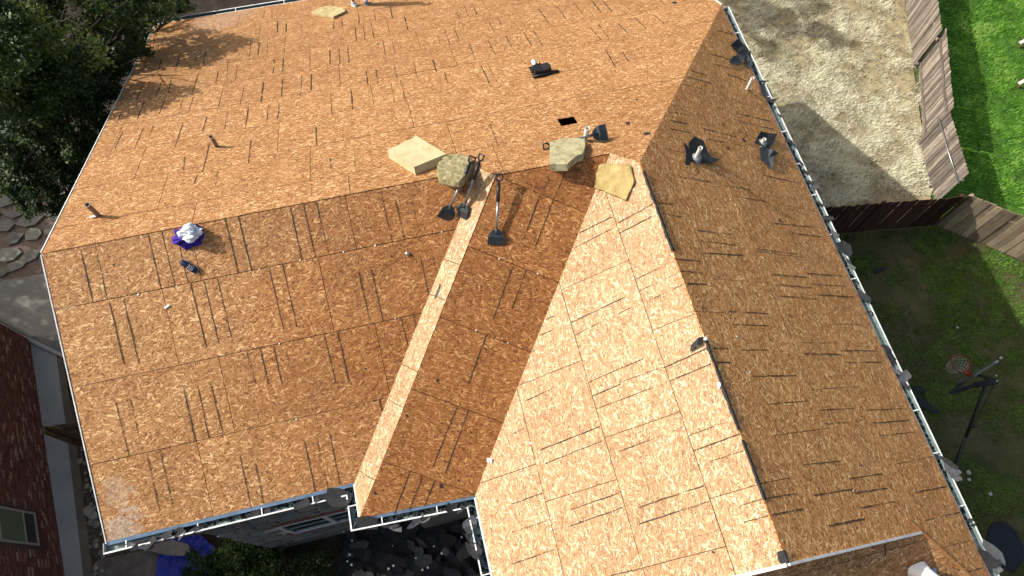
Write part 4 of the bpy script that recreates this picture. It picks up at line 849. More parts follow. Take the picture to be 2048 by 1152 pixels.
def tree(label, base, crown, hub, dens, size, mat, reject, seed, cat='tree'):
    t = tag(empty('oak_tree', base), label, cat); B = Vector(base); hb = Vector(hub)-B
    mb = MB(); rnd = random.Random(seed)
    mb.tube([(0, 0, -.1), hb*.3+Vector((.1, .05, 0)), hb*.65+Vector((-.05, .1, 0)), hb], [.24, .19, .16, .13], 10)
    for (c, r, tn) in crown:
        q = Vector(c)-B; m_ = (hb+q)/2+Vector((rnd.uniform(-.3, .3), rnd.uniform(-.3, .3), rnd.uniform(-.2, .3)))
        mb.tube([hb*rnd.uniform(.7, 1.0), m_, q], [.075, .05, .02], 6)
        for k in range(3): mb.tube([q+(m_-q)*.3, q+Vector((rnd.uniform(-1, 1), rnd.uniform(-1, 1), rnd.uniform(-.3, .7)))*r*.8], [.018, .006], 4)
    link('trunk', mb.mesh('trunk', None, True), bark, t)
    leaves('crown', crown, dens, size, mat, t, reject, seed); return t
def roofz(P): return np.where(P[:, 1] > 0, -tN*P[:, 1], tS*P[:, 1])
def in_poly(P, poly):
    c = np.zeros(len(P), bool); n = len(poly)
    for i in range(n):
        x1, y1 = poly[i]; x2, y2 = poly[(i+1) % n]
        with np.errstate(divide='ignore', invalid='ignore'): k = ((y1 > P[:, 1]) != (y2 > P[:, 1])) & (P[:, 0] < (x2-x1)*(P[:, 1]-y1)/(y2-y1+1e-12)+x1)
        c ^= k
    return c
def in_shade_patch(P):
    """leaves whose shadow would fall on the open boards outside the two shaded patches are pruned away"""
    Sv = np.array([SUN.x, SUN.y, SUN.z]); nv = np.array([0, tN, 1.0]); tt = (P@nv)/(Sv@nv); Q = P-Sv*tt[:, None]
    d = Q-np.array(CAM); z = d@np.array(_fw); px = np.stack([1024+FPX*(d@np.array(_r))/z, 576-FPX*(d@np.array(_u))/z], 1)
    nz = np.array([noise.noise((x/16, y/10, 2.2)) for x, y in px]); nz2 = np.array([noise.noise((x/7, y/5, 7.2)) for x, y in px]); px = px+np.stack([26*nz+8*nz2, 9*nz2], 1)
    ok = in_poly(px, [(295, 72), (345, 42), (430, 62), (470, 70), (525, 84), (470, 98), (440, 118), (395, 136), (345, 128), (300, 142), (262, 152)]) | in_poly(px, [(250, 172), (300, 165), (392, 176), (405, 186), (352, 200), (330, 222), (290, 232), (236, 246), (212, 248)])
    onroof = (Q[:, 0] > .02) & (Q[:, 1] > 0) & (Q[:, 1] < YN) & (tt > 0)
    return onroof & (~ok | (nz2 > .22))
rej = lambda P: ((P[:, 0] > -.12) & (P[:, 2] < roofz(P)+.16) & (P[:, 1] < YN+.35)) | in_shade_patch(P)
cr = []  # upper-left tones set lighter: sunlight painted into the leaf colour
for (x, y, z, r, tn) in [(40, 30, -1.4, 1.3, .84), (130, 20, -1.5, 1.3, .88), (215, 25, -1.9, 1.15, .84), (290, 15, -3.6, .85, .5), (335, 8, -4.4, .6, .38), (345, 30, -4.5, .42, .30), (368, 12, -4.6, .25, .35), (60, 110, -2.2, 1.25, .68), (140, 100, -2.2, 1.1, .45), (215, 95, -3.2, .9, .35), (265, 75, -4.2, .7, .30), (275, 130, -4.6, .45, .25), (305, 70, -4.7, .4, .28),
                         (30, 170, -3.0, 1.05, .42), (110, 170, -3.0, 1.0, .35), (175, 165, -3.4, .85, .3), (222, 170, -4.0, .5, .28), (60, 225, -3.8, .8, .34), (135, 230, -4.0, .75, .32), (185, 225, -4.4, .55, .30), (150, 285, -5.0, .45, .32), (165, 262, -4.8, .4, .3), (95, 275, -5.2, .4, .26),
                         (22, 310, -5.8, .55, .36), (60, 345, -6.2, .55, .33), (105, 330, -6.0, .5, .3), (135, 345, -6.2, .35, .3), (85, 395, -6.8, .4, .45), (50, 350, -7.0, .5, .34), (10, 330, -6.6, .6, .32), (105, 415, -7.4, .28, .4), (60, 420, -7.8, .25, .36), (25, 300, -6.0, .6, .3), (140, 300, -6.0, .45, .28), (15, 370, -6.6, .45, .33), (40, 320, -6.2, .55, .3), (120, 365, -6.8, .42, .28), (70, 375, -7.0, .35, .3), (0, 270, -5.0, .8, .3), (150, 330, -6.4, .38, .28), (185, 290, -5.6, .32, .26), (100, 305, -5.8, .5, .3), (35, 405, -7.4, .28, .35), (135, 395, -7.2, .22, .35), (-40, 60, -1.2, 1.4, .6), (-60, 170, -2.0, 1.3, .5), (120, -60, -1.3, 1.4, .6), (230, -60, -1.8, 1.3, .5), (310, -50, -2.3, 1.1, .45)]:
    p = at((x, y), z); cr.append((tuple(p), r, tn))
# crown lobes leaning over the roof edge; they throw the two patches of shade on the far slope
for q, t1, r in (((350, 95), 1.6, .42), ((395, 92), 2.0, .45), ((435, 96), 2.4, .38), ((370, 72), 1.8, .30), ((470, 84), 2.9, .26), ((335, 122), 1.4, .32), ((330, 100), 1.5, .35), ((285, 192), 1.4, .34), ((325, 200), 1.8, .40), ((262, 225), 1.2, .26), ((365, 186), 2.2, .28), ((300, 215), 1.5, .28)):
    p = hit(q, 'N')+Vector((-1.2, .58, 1.0))*t1
    cr.append((tuple(p), r, .45))
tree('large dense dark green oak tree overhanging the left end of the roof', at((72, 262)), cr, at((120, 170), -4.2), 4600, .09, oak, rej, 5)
cr2 = [(tuple(at(q)+Vector((-1.2, .58, 1.0))*t), r, .5) for q, t, r in (((1500, 20), 6.4, .8), ((1545, 45), 6.8, .8), ((1600, 55), 7.0, .75), ((1650, 75), 7.2, .6), ((1690, 85), 7.4, .45), ((1530, 100), 6.6, .55), ((1490, 70), 6.2, .6), ((1560, 5), 7.0, .8), ((1480, -20), 6.5, .9), ((1620, 15), 7.4, .6))]
tree('oak tree behind the house shading the dry lawn', (12.3, 14.6, G), cr2, (12.2, 14.4, -4.6), 1500, .12, oak, None, 9)
_r3 = random.Random(4); cr3 = [(tuple(at((_r3.uniform(-60, 130), _r3.uniform(300, 720)))+Vector((-1.2, .58, 1.0))*_r3.uniform(5.2, 7.0)), _r3.uniform(.55, 1.0), .5) for _ in range(34)]
tree('oak tree beyond the neighbouring house dappling the paving with shade', (-12.4, 8.0, G), cr3, (-12.3, 8.0, -5.6), 900, .13, oak, None, 13)
shrubm = leaf_mat('shrub_leaves', [(0, (.008, .018, .005)), (.5, (.022, .045, .010)), (.8, (.06, .11, .02)), (1, (.17, .25, .05))])
def shrub(label, blobs, base, dens=5200, size=.08, seed=3):
    t = tag(empty('shrub', base), label, 'shrub'); mb = MB()
    for c, r, _ in blobs: mb.tube([(0, 0, 0), (Vector(c)-Vector(base))*.5+Vector((.05, .02, .0)), Vector(c)-Vector(base)], [.03, .02, .008], 5)
    link('stem', mb.mesh('stem'), bark, t); leaves('foliage', blobs, dens, size, shrubm, t, None, seed, .6); return t
bl = []
for x, y, z, r, tn in [(405, 1130, -9.3, .42, .45), (450, 1118, -9.1, .42, .6), (490, 1110, -9.0, .38, .62), (470, 1145, -9.2, .45, .6), (530, 1135, -9.2, .4, .6), (420, 1160, -9.2, .5, .5), (520, 1170, -9.2, .5, .55)]: bl.append((tuple(at((x, y), z)), r*1.2, tn))
shrub('leafy green shrub in front of the stone wall', bl, at((470, 1140)))
bl = []
for x, y, z, r, tn in [(600, 1125, -9.3, .34, .42), (645, 1135, -9.3, .34, .4), (575, 1150, -9.3, .35, .45), (625, 1160, -9.3, .4, .4)]: bl.append((tuple(at((x, y), z)), r, tn))
shrub('sparser dark shrub between the leafy shrub and the heap of shingles', bl, at((610, 1145)), 2600, .07, 4)

# ------------------------------------------------------------------ grass (nobody could count it)
def grass(name, poly, dens, h, wdt, lean, mat, seed, z0=G, patch=None):
    rng = np.random.default_rng(seed); poly = [(p[0], p[1]) for p in poly]
    xs = [p[0] for p in poly]; ys = [p[1] for p in poly]; n = int((max(xs)-min(xs))*(max(ys)-min(ys))*dens)
    P = np.stack([rng.uniform(min(xs), max(xs), n), rng.uniform(min(ys), max(ys), n)], 1); P = P[in_poly(P, poly)]
    fld = np.array([noise.fractal((x*.9, y*.9, seed*7.7), 1, 2, 4) for x, y in P])
    fl2 = np.array([noise.noise((x*4.2, y*4.2, seed*3.3)) for x, y in P])
    if patch is not None: k = rng.uniform(size=len(P)) < np.clip(patch+fld*1.6+fl2*.5, .03, 1); P = P[k]; fld = fld[k]; fl2 = fl2[k]
    n = len(P); a = rng.uniform(0, 2*PI, n); hh = h*rng.uniform(.5, 1.3, n)*np.clip(1+.75*fl2+.5*fld, .35, 2); ln = lean*rng.uniform(.4, 1.3, n)
    b0 = np.stack([P[:, 0], P[:, 1], np.full(n, z0)], 1); s = np.stack([-np.sin(a), np.cos(a), 0*a], 1)*wdt*rng.uniform(.6, 1.3, n)[:, None]
    tip = b0+np.stack([np.cos(a)*hh*ln, np.sin(a)*hh*ln, hh*np.sqrt(np.clip(1-ln*ln*.6, .08, 1))], 1)
    V = np.stack([b0-s, b0+s, tip], 1).reshape(-1, 3); F = (np.arange(n)*3)[:, None]+np.array([0, 1, 2])
    T = np.clip(.5+fld*.8+fl2*.22+rng.normal(size=n)*.16, 0, 1)
    o = big_mesh(name, V, F, mat, None, 'stuff', T); return o
gm_dry = leaf_mat('straw_grass', [(0, (.18, .155, .10)), (.3, (.46, .42, .31)), (.6, (.67, .625, .49)), (1, (.81, .78, .66))], .15)
gm_green = leaf_mat('lush_grass', [(0, (.035, .09, .01)), (.4, (.10, .27, .024)), (.75, (.185, .42, .045)), (1, (.34, .52, .12))], .25)
gm_mix = leaf_mat('tired_grass', [(0, (.075, .058, .03)), (.35, (.09, .095, .03)), (.65, (.075, .155, .02)), (1, (.15, .25, .045))], .2)
gm_sprig = leaf_mat('green_sprigs', [(0, (.05, .075, .02)), (1, (.13, .17, .05))], .2)
vis_dry = [at((1440, -10)), at((1830, -10)), at((1838, 140)), at((1862, 390)), at((1640, 415)), at((1560, 230)), at((1480, 80))]
grass('dry_grass', vis_dry, 1300, .11, .012, 1.05, gm_dry, 2, patch=.85)
grass('green_sprigs', vis_dry, 200, .07, .012, .8, gm_sprig, 6, patch=.0)
vis_green = [at((1852, -10)), at((2060, -10)), at((2060, 425)), at((1935, 385)), at((1905, 250)), at((1880, 60))]
grass('lush_grass', vis_green, 1500, .085, .013, .75, gm_green, 3, patch=.95)
vis_mix = [at((1660, 470)), at((1870, 453)), at((1985, 495)), at((2060, 535)), at((2060, 1165)), at((1990, 1165)), at((1900, 940)), at((1780, 690))]
grass('patchy_grass', vis_mix, 1200, .07, .012, .8, gm_mix, 4, patch=.62)

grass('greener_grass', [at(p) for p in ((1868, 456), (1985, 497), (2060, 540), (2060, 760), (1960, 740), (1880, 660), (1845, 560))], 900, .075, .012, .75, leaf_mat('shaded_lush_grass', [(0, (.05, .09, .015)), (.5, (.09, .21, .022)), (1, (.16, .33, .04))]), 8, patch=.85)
# ------------------------------------------------------------------ yard things on the right
def lawn_scrap(p, px, asp, ang, label, group=None, mat=None): q = at(p, G+.06); scrap(q, (0, 0, 1), px/(FPX/(q-CAM).length), asp, ang, label, group, mat or M['shingle'], curl=.1)
lawn_scrap((1757, 541), 30, .35, .1, 'black shingle scrap lying alone on the patchy lawn below the brown fence')
for k, (x, y, s, a_, an) in enumerate([(1838, 778, 26, .6, -.6), (1850, 808, 30, .6, -.8), (1843, 800, 20, .6, 0), (1868, 822, 22, .4, -.3), (1833, 790, 18, .7, 1.0)]): lawn_scrap((x, y), s, a_, an, 'black shingle scrap heaped on the lawn between gutter and basketball hoop', 'scraps on the lawn by the hoop')
o = MB(); n_ = 28; o.prism([(math.cos(2*PI*k/n_)*.46*(1+.06*math.sin(3*k)), math.sin(2*PI*k/n_)*.62*(1+.05*math.cos(2*k)), 0) for k in range(n_)], (0, 0, .03))
o = o.build('round_mat', simple('dark_blue_mat', (.010, .012, .022), .7, .3, 8)); o.location = at((2010, 1092), G+.03); o.rotation_euler = (0, 0, -.3); tag(o, 'dark round mat lying on the shaded lawn near the lower right corner', 'mat')
pebm = simple('pale_stone', (.46, .45, .40), .7, .15, 20)
for (x, y, s, lab) in [(1915, 655, 4, 'pale pebble on the lawn nearest the middle of the right gutter'), (2002, 716, 5, 'pale pebble on the lawn beyond the backboard'), (1937, 945, 7, 'largest pale pebble on the lawn to the right of the hoop pole'), (1938, 959, 5, 'small pale pebble just below the largest one by the hoop pole'), (1981, 988, 6, 'dull pale pebble on the lawn above the dark round mat')]:
    bm = bmesh.new(); bmesh.ops.create_icosphere(bm, subdivisions=2, radius=s/72*.5*1.3)
    for v in bm.verts: v.co = v.co*(1+.25*noise.noise(v.co*30+Vector((x, y, 0)))); v.co.z *= .7
    me = bpy.data.meshes.new('pebble'); bm.to_mesh(me); bm.free(); o = link('pebble', me, pebm); o.location = at((x, y), G+.06); tag(o, lab, 'pebble')
plankm = simple('bleached_plank', (.62, .60, .55), .8, .12, 10)
for (p, lab) in (((2040, 86), 'bleached plank end at the photo edge on the lush lawn, upper one'), ((2038, 167), 'bleached plank end at the photo edge on the lush lawn, lower one')):
    a = at(p, G+.42); d = (at((p[0]+60, p[1]-32), G+.42)-a).normalized(); t = tag(empty('garden_bench', Vector((a.x, a.y, G))), lab.replace('plank end', 'bench end'), 'bench')
    mb = MB(); mb.bar((0, 0, .42), d*1.3+Vector((0, 0, .42)), .12, .035); link('plank', mb.mesh('plank'), plankm, t)
    for k in (.35, 1.1): mb = MB(); mb.bar(d*k, d*k+Vector((0, 0, .40)), .05, .1, d); link('leg', mb.mesh('leg'), M['darkwood'], t)
# basketball hoop
hp = tag(empty('basketball_hoop', at((1879, 1000))), 'black portable basketball hoop with red rim and white net on the lawn', 'basketball hoop'); ho = hp.location.copy()
PT = at((1975, 762), G+2.75); bk = M['blackplastic']
def hobj(name, mb, mat, smooth=False): return link(name, mb.mesh(name, ho, smooth), mat, hp)
pb = ho+Vector((0, 0, .12)); pole = PT-pb
mb = MB(); mb.tube([pb, pb+pole*.55], .05, 12); mb.tube([pb+pole*.5, PT], .042, 12); hobj('pole', mb, bk, True)
mb = MB(); mb.abox(ho.x-.6, ho.x+.35, ho.y-.55, ho.y+.2, G+.01, G+.18); hobj('base', mb, bk)
BC = at((1955, 745), G+3.35); u_ = (at((1985, 717), G+3.35)-at((1922, 757), G+3.35)); u_.z = 0; u_ = u_.normalized(); bn_ = Vector((-u_.y, u_.x, 0))
RC0 = at((1904, 753), G+2.95)
if bn_.dot(RC0-BC) < 0: bn_ = -bn_
BW, BH = .38, .34
mb = MB(); mb.box(BC, u_*BW*2, bn_*.02, Vector((0, 0, BH*2))); hobj('backboard', mb, simple('grey_polycarbonate', (.10, .12, .12), .25, .15, 5))
mb = MB()
for s in (-1, 1): mb.box(BC+u_*BW*s, u_*.035, bn_*.04, Vector((0, 0, BH*2))); mb.box(BC+Vector((0, 0, BH*s)), u_*BW*2, bn_*.042, Vector((0, 0, .03)))
hobj('backboard_frame', mb, simple('backboard_trim', (.10, .11, .115), .5, .1))
RC = BC+bn_*.36-Vector((0, 0, BH-.06)); mb = MB(); mb.tube([RC+u_*.225*math.cos(a)+bn_*.225*math.sin(a) for a in [2*PI*k/28 for k in range(29)]], .012, 8, False); mb.bar(RC-bn_*.2, BC-Vector((0, 0, BH-.06)), .12, .02); hobj('rim', mb, simple('red_rim', (.26, .022, .02), .5, .15), True)
mb = MB(); N_ = 12
for k in range(N_):
    for s in (-1, 1):
        pts = []
        for j in range(7):
            f = j/6; a = 2*PI*(k+s*j*.5)/N_; rr = .222-.10*f**.8; pts.append(RC+u_*rr*math.cos(a)+bn_*rr*math.sin(a)-Vector((0, 0, .42*f)))
        mb.tube(pts, .006, 4, False)
hobj('net', mb, simple('white_net', (.42, .42, .41), .8, .1))
mb = MB(); e0 = at((1992, 763), G+2.72); e1 = at((1903, 786), G+2.55); e2_ = BC-bn_*.02-Vector((0, 0, BH*.7))
mb.bar(e0, PT+(e1-PT)*.35, .13, .11); mb.bar(PT+(e1-PT)*.3, e1, .09, .08); mb.bar(PT+Vector((0, 0, .1)), e2_+u_*.12, .04, .05); mb.bar(PT+Vector((0, 0, .22)), e2_+Vector((0, 0, .35))-u_*.1, .035, .05); mb.bar(e1, e2_-Vector((0, 0, .18)), .06, .06); hobj('arm', mb, bk)
q1_ = pb+pole*.62; mb = MB(); mb.tube([e0, q1_+Vector((.12, .02, 0))], .012, 6); hobj('spring_rod', mb, bk)
mb = MB(); mb.tube([q1_+Vector((.08, 0, 0)), q1_+Vector((.2, .0, 0))], .03, 8); mb.tube([q1_+Vector((.16, 0, -.12))+Vector((.05*math.cos(a), 0, .05*math.sin(a))) for a in [2*PI*k/10 for k in range(11)]], .008, 5); hobj('crank', mb, bk)
mb = MB()
for p in (PT+Vector((0, .06, .05)), PT+Vector((-.05, .05, .2)), e0+Vector((-.03, 0, .07)), PT+Vector((.12, .05, .2)), pb+pole*.28+Vector((.05, 0, .05))): mb.tube([p, p+Vector((0, 0, .02))], .016, 8)
hobj('bolt', mb, M['cap'])
mb = MB(); mb.bar(pb+pole*.28, at((1880, 908), (pb+pole*.28).z-.05), .04, .05); hobj('brace', mb, bk)

# ------------------------------------------------------------------ left side: gravel, flagstones, paving, neighbour's brick house
gb = sheet('gravel_bed', [tuple(at(p))[:2] for p in ((-250, 285), (330, 285), (260, 330), (160, 560), (85, 548), (0, 562), (-250, 600))], G+.004, g_gravel)
flm = [simple('flagstone_%s' % 'abc'[k], c, .85, .22, 5, .25) for k, c in enumerate([(.20, .195, .17), (.15, .147, .133), (.115, .112, .10)])]
for i, (x, y, sx, sy, an, mk) in enumerate([(42, 347, 52, 26, .3, 0), (12, 402, 40, 26, .1, 1), (35, 425, 50, 22, .2, 2), (62, 440, 54, 30, .2, 1), (12, 452, 38, 30, .1, 1), (68, 470, 34, 30, .9, 0), (30, 478, 38, 26, .4, 2), (108, 428, 26, 34, .2, 1), (100, 465, 18, 18, 0, 2), (18, 510, 50, 28, .1, 0), (30, 535, 40, 20, .2, 1), (62, 512, 36, 24, .4, 2), (125, 395, 26, 18, .3, 0), (90, 345, 40, 22, .3, 1), (5, 545, 30, 18, .1, 2), (150, 370, 30, 16, .4, 1), (60, 300, 44, 26, .3, 1), (-20, 430, 40, 30, 0, 2), (70, 260, 44, 30, 0, 1), (120, 270, 44, 30, .2, 2), (15, 250, 40, 60, .4, 0), (40, 240, 30, 24, .4, 0)]):
    rnd = random.Random(i*7+1); n_ = rnd.choice([5, 6, 6, 7]); c = at((x, y)); w_, h_ = sx/72*.5*1.12, sy/72*.5*1.25
    ring = []
    for k in range(n_):
        a = 2*PI*k/n_+rnd.uniform(-.3, .3); ring.append((c.x+w_*math.cos(a)*rnd.uniform(.85, 1.15)*math.cos(an)-h_*math.sin(a)*math.sin(an)*rnd.uniform(.85, 1.15), c.y+w_*math.cos(a)*math.sin(an)+h_*math.sin(a)*math.cos(an)*rnd.uniform(.85, 1.15), G+.006))
    mb = MB(); mb.prism(ring, (0, 0, .045+rnd.uniform(0, .02))); mb.build('flagstone', flm[mk], gb)
_n0 = at((60, 680)); _k0 = at((125, 711)); _t0 = at((0, 562)); _t1 = at((85, 548))
sheet('patio', [(_n0.x-9, _n0.y+.6), (_n0.x, _n0.y), (_k0.x, _k0.y), (.3, _k0.y), (.3, _t1.y-.1), (_t1.x, _t1.y), (_t0.x, _t0.y), (_n0.x-9, _t0.y+.4)], G+.010, g_conc)
wk = [tuple(at(p))[:2] for p in ((62, 690), (60, 680), (125, 711), (150, 850), (187, 1152), (200, 1300), (120, 1300))]
sheet('walkway', wk, G+.03, g_walk)
sheet('walkway_edge', [tuple(at(p))[:2] for p in ((112, 700), (125, 711), (150, 850), (187, 1152), (200, 1300), (182, 1300), (168, 1152), (133, 850))], G+.036, ground_mat('stained_concrete', [(.3, (.14, .115, .085)), (.7, (.24, .20, .155))], 2.0, .2, 50))
kb = MB(); a = at((58, 679), G+.06); b_ = at((135, 716), G+.06); kb.bar(a, b_, .10, .12); kb.build('kerb', simple('kerb_concrete', (.42, .41, .39), .8, .12, 8), kind='structure')
nb = [at((60, 680)), at((130, 1152))]; nd = (nb[1]-nb[0]).normalized(); nn_ = Vector((-nd.y, nd.x, 0)); nn_ = nn_ if nn_.x > 0 else -nn_
nh = tag(empty('brick_house', nb[0]), 'neighbouring dark red brick house wall along the narrow walkway', 'house'); L_ = 9.0; HH = 6.4
mb = MB(); mb.prism([nb[0]+Vector((0, 0, 0)), nb[0]+nd*L_, nb[0]+nd*L_+Vector((0, 0, HH)), nb[0]+Vector((0, 0, HH))], -nn_*4); mb.build('wall', simple('brick_mortar', (.085, .060, .055), .9, .25, 20), nh)
def onwall(p): k = nn_.dot(nb[0]); return onplane(p, nn_, k)
wj0 = onwall((70, 1026)); wj1 = onwall((77, 1092)); s0 = (wj0-nb[0]).dot(nd); s1 = (wj1-nb[0]).dot(nd); zsill = (wj0.z+wj1.z)/2; WH = 1.5
Vb = []; Fb = []; Tb = []
zc = G+.02; row = 0
while zc < G+HH-.08:
    s = -.11*(row % 2); 
    while s < L_-.02:
        a0, a1 = max(s, 0), min(s+.212, L_)
        if a1-a0 > .03 and not (a1 > s0-.02 and a0 < s1+.02 and zsill-.16 < zc+.03 < zsill+WH+.08):
            n0 = len(Vb); dep = .011+random.uniform(-.003, .003)
            for dd in (0.0, dep):
                for (ss, zz) in ((a0+.005, zc+.004), (a1-.005, zc+.004), (a1-.005, zc+.063), (a0+.005, zc+.063)): Vb.append(nb[0]+nd*ss+nn_*dd+Vector((0, 0, zz-G)))
            Fb += [(n0+4, n0+5, n0+6, n0+7), (n0, n0+1, n0+5, n0+4), (n0+1, n0+2, n0+6, n0+5), (n0+2, n0+3, n0+7, n0+6), (n0+3, n0, n0+4, n0+7)]; tt = random.random(); Tb += [tt]*5
        s += .222
    zc += .0735; row += 1
m, t_, p_ = mat_new('red_brick'); b = NB(t_); at_ = b.n('ShaderNodeAttribute', attribute_name='tone').outputs['Fac']; co = b.n('ShaderNodeTexCoord').outputs['Object']
c = b.mix(.5, b.ramp(at_, [(0, (.115, .040, .034)), (.5, (.185, .064, .052)), (.82, (.24, .092, .07)), (.93, (.36, .225, .175)), (1, (.42, .28, .225))]), b.ramp(b.noise(co, 14, 4, .7), [(.3, (.6, .6, .6)), (.7, (1.25, 1.25, 1.25))]), 'MULTIPLY'); t_.links.new(c, p_.inputs['Base Color']); p_.inputs['Roughness'].default_value = .9
big_mesh('brickwork', np.array([tuple(v) for v in Vb]), np.array(Fb), m, nh, 'stuff', np.array(Tb))
def wbox(mb, sa, sb, za, zb_, d0, d1): c = nb[0]+nd*((sa+sb)/2)+nn_*((d0+d1)/2)+Vector((0, 0, (za+zb_)/2-G)); mb.box(c, nd*(sb-sa), nn_*(d1-d0), Vector((0, 0, zb_-za)))
mb = MB(); fw = .05
wbox(mb, s0, s0+fw, zsill, zsill+WH, -.03, .022); wbox(mb, s1-fw, s1, zsill, zsill+WH, -.03, .022); wbox(mb, s0+fw, s1-fw, zsill, zsill+fw, -.03, .026); wbox(mb, s0+fw, s1-fw, zsill+WH-fw, zsill+WH, -.03, .022); wbox(mb, s0+fw, s1-fw, zsill+.48, zsill+.53, -.03, .018)
wn_ = mb.build('window', simple('window_aluminium', (.36, .35, .33), .5, .1), nh)
mb = MB(); wbox(mb, s0+fw, s1-fw, zsill+fw, zsill+.48, -.02, .004); mb.build('pane', glass_mat('window_glass_dark', (.04, .055, .05)), wn_)
mb = MB(); wbox(mb, s0+fw, s1-fw, zsill+.53, zsill+WH-fw, -.02, .008); mb.build('pane', glass_mat('window_glass_green', (.13, .17, .12)), wn_)
bm_ = simple('sill_brick_clay', (.12, .042, .036), .9, .3, 30)
ss = s0-.02
while ss < s1+.02:
    for za, zb_, d in ((zsill-.155, zsill-.012, .035), (zsill+WH+.012, zsill+WH+.075, .012)):
        mb = MB(); wbox(mb, ss, ss+.063, za, zb_, 0, d); mb.build('sill_brick', bm_, nh)
    ss += .075
mb = MB(); dp = nb[0]-nd*.06+nn_*.05; mb.box(dp+Vector((0, 0, HH/2)), nd*.09, nn_*.07, Vector((0, 0, HH))); mb.build('downspout', simple('grey_downspout', (.42, .43, .42), .5, .1), nh)
# short fence between the walkway and the house
fa = at((160, 888)); fence('short brown side fence between the walkway and the house', fa, (.28, fa.y-.25, G), 1.85, .15, board_mat('side_fence_board', (.26, .175, .11), (.19, .12, .075), (.09, .055, .035)), 1, hv=.03)
sheet('dirt_strip', [tuple(at(p))[:2] for p in ((138, 800), (250, 790), (420, 1100), (420, 1300), (190, 1300), (187, 1152), (150, 850))], G+.012, ground_mat('rubbly_dirt', [(.34, (.035, .028, .022)), (.5, (.10, .08, .062)), (.66, (.27, .235, .195))], 14, 1.0, 30))
# rocks in the dirt strip
rkm = [simple('rubble_%s' % 'ab'[k], c, .9, .25, 12, .4) for k, c in enumerate([(.36, .32, .27), (.25, .22, .185)])]
random.seed(21); spots = [(160, 922, 9), (176, 1022, 16), (186, 1032, 15), (192, 1048, 12), (200, 1018, 8), (180, 1045, 9), (172, 960, 6)]
for k in range(75):
    y = random.uniform(880, 1150); x0_ = 150+(y-850)*.115; spots.append((random.uniform(x0_+2, x0_+48+(y-880)*.06), y, random.choice([3, 4, 5, 6, 8])))
for (x, y, s) in spots:
    bm = bmesh.new(); bmesh.ops.create_icosphere(bm, subdivisions=2, radius=s/72*.62); sd = Vector((x, y, s))
    for v in bm.verts: v.co = v.co*(1+.4*noise.noise(v.co.normalized()*1.5+sd)); v.co.z *= .6
    me = bpy.data.meshes.new('rock'); bm.to_mesh(me); bm.free(); o = link('rock', me, random.choice(rkm)); o.location = at((x, y), G+.02); o.rotation_euler = (0, 0, random.uniform(0, 6))
    tag(o, 'loose pale rock in the dirt strip between walkway and house', 'rock', 'rocks in the dirt strip')

# ------------------------------------------------------------------ ground below the front eave
def sheet_cloth(name, px, z, amp, mat, label, cat, th=.01, sub=5):
    bm = bmesh.new(); pts = [at(p, z) for p in px]; o0 = sum(pts, Vector())/len(pts)
    f = bm.faces.new([bm.verts.new(v-o0) for v in pts]); bmesh.ops.triangulate(bm, faces=[f])
    for _ in range(sub):
        es = [e for e in bm.edges if e.calc_length() > .09]
        if es: bmesh.ops.subdivide_edges(bm, edges=es, cuts=1)
        bmesh.ops.triangulate(bm, faces=bm.faces[:])
    for v in bm.verts: v.co.z += amp*(1-2*abs(noise.noise(v.co*2.2+o0)))+amp*.5*noise.noise(v.co*6)
    bm.normal_update(); bmesh.ops.solidify(bm, geom=bm.faces[:], thickness=th)
    me = bpy.data.meshes.new(name); bm.to_mesh(me); bm.free(); o = link(name, me, mat); o.location = o0; return tag(o, label, cat)
sheet_cloth('blue_tarp', [(312, 1158), (320, 1100), (345, 1078), (400, 1070), (432, 1095), (425, 1158)], G+.12, .07, simple('blue_tarp_sheet', (.012, .028, .30), .5, .35, 3), 'bright blue tarp spread on the ground beside the leafy shrub', 'tarp')
sheet_cloth('tan_tarp', [(292, 1100), (305, 1088), (345, 1080), (376, 1088), (384, 1100), (368, 1112), (330, 1110)], G+.28, .03, simple('tan_sheet', (.22, .19, .155), .8, .2, 6), 'tan flat sheet lying over the edge of the blue tarp', 'sheet')
sheet_cloth('concrete_apron', [(195, 1120), (290, 1100), (345, 1115), (320, 1165), (200, 1165)], G+.02, .006, simple('dirty_concrete', (.15, .125, .10), .9, .35, 4, .2), 'dirty concrete slab below the front left gutter corner', 'slab', .03)
sheet_cloth('felt_sheet', [(668, 1165), (690, 1080), (720, 1060), (800, 1050), (930, 1010), (960, 1010), (985, 1165)], G+.06, .05, simple('black_sheeting', (.014, .015, .018), .75, .4, 5), 'black felt sheet spread under the shingle heap in the courtyard', 'felt sheet')
random.seed(33)
for k in range(64):
    p = (random.uniform(690, 965), random.uniform(1045, 1165))
    if p[0] < 760 and p[1] < 1070: p = (p[0]+80, p[1])
    sz = random.choice([22, 30, 40, 52, 64])/72; q = at(p, G+.12+random.uniform(0, .35)); md = random.random()
    lab = 'torn black shingle piece in the heap filling the dark courtyard' if md < .8 else 'greyer torn shingle piece in the heap filling the dark courtyard'
    scrap(q, (random.uniform(-.45, .45), random.uniform(-.45, .45), 1), sz, random.uniform(.35, .8), random.uniform(0, 6.28), lab, 'torn shingles in the courtyard heap' if md < .8 else 'greyer shingles in the courtyard heap', M['shingle'] if md < .8 else M['shingle_grey'], curl=.06, nn=random.choice([4, 4, 5, 6]))
for x, y in [(145, 660), (240, 768), (213, 920), (188, 992), (235, 1030), (637, 1072), (690, 1040), (933, 957), (1005, 1085), (1063, 1060), (1215, 905), (1130, 830), (680, 825), (1430, 730)]:
    cap(at(zg(x, y), G+.5), (random.uniform(-.3, .3), random.uniform(-.3, .3), 1), random.uniform(1.3, 1.75) if y != 825 else .8, 'white round plastic cap among the dark courtyard shingles', 'white caps in the courtyard')

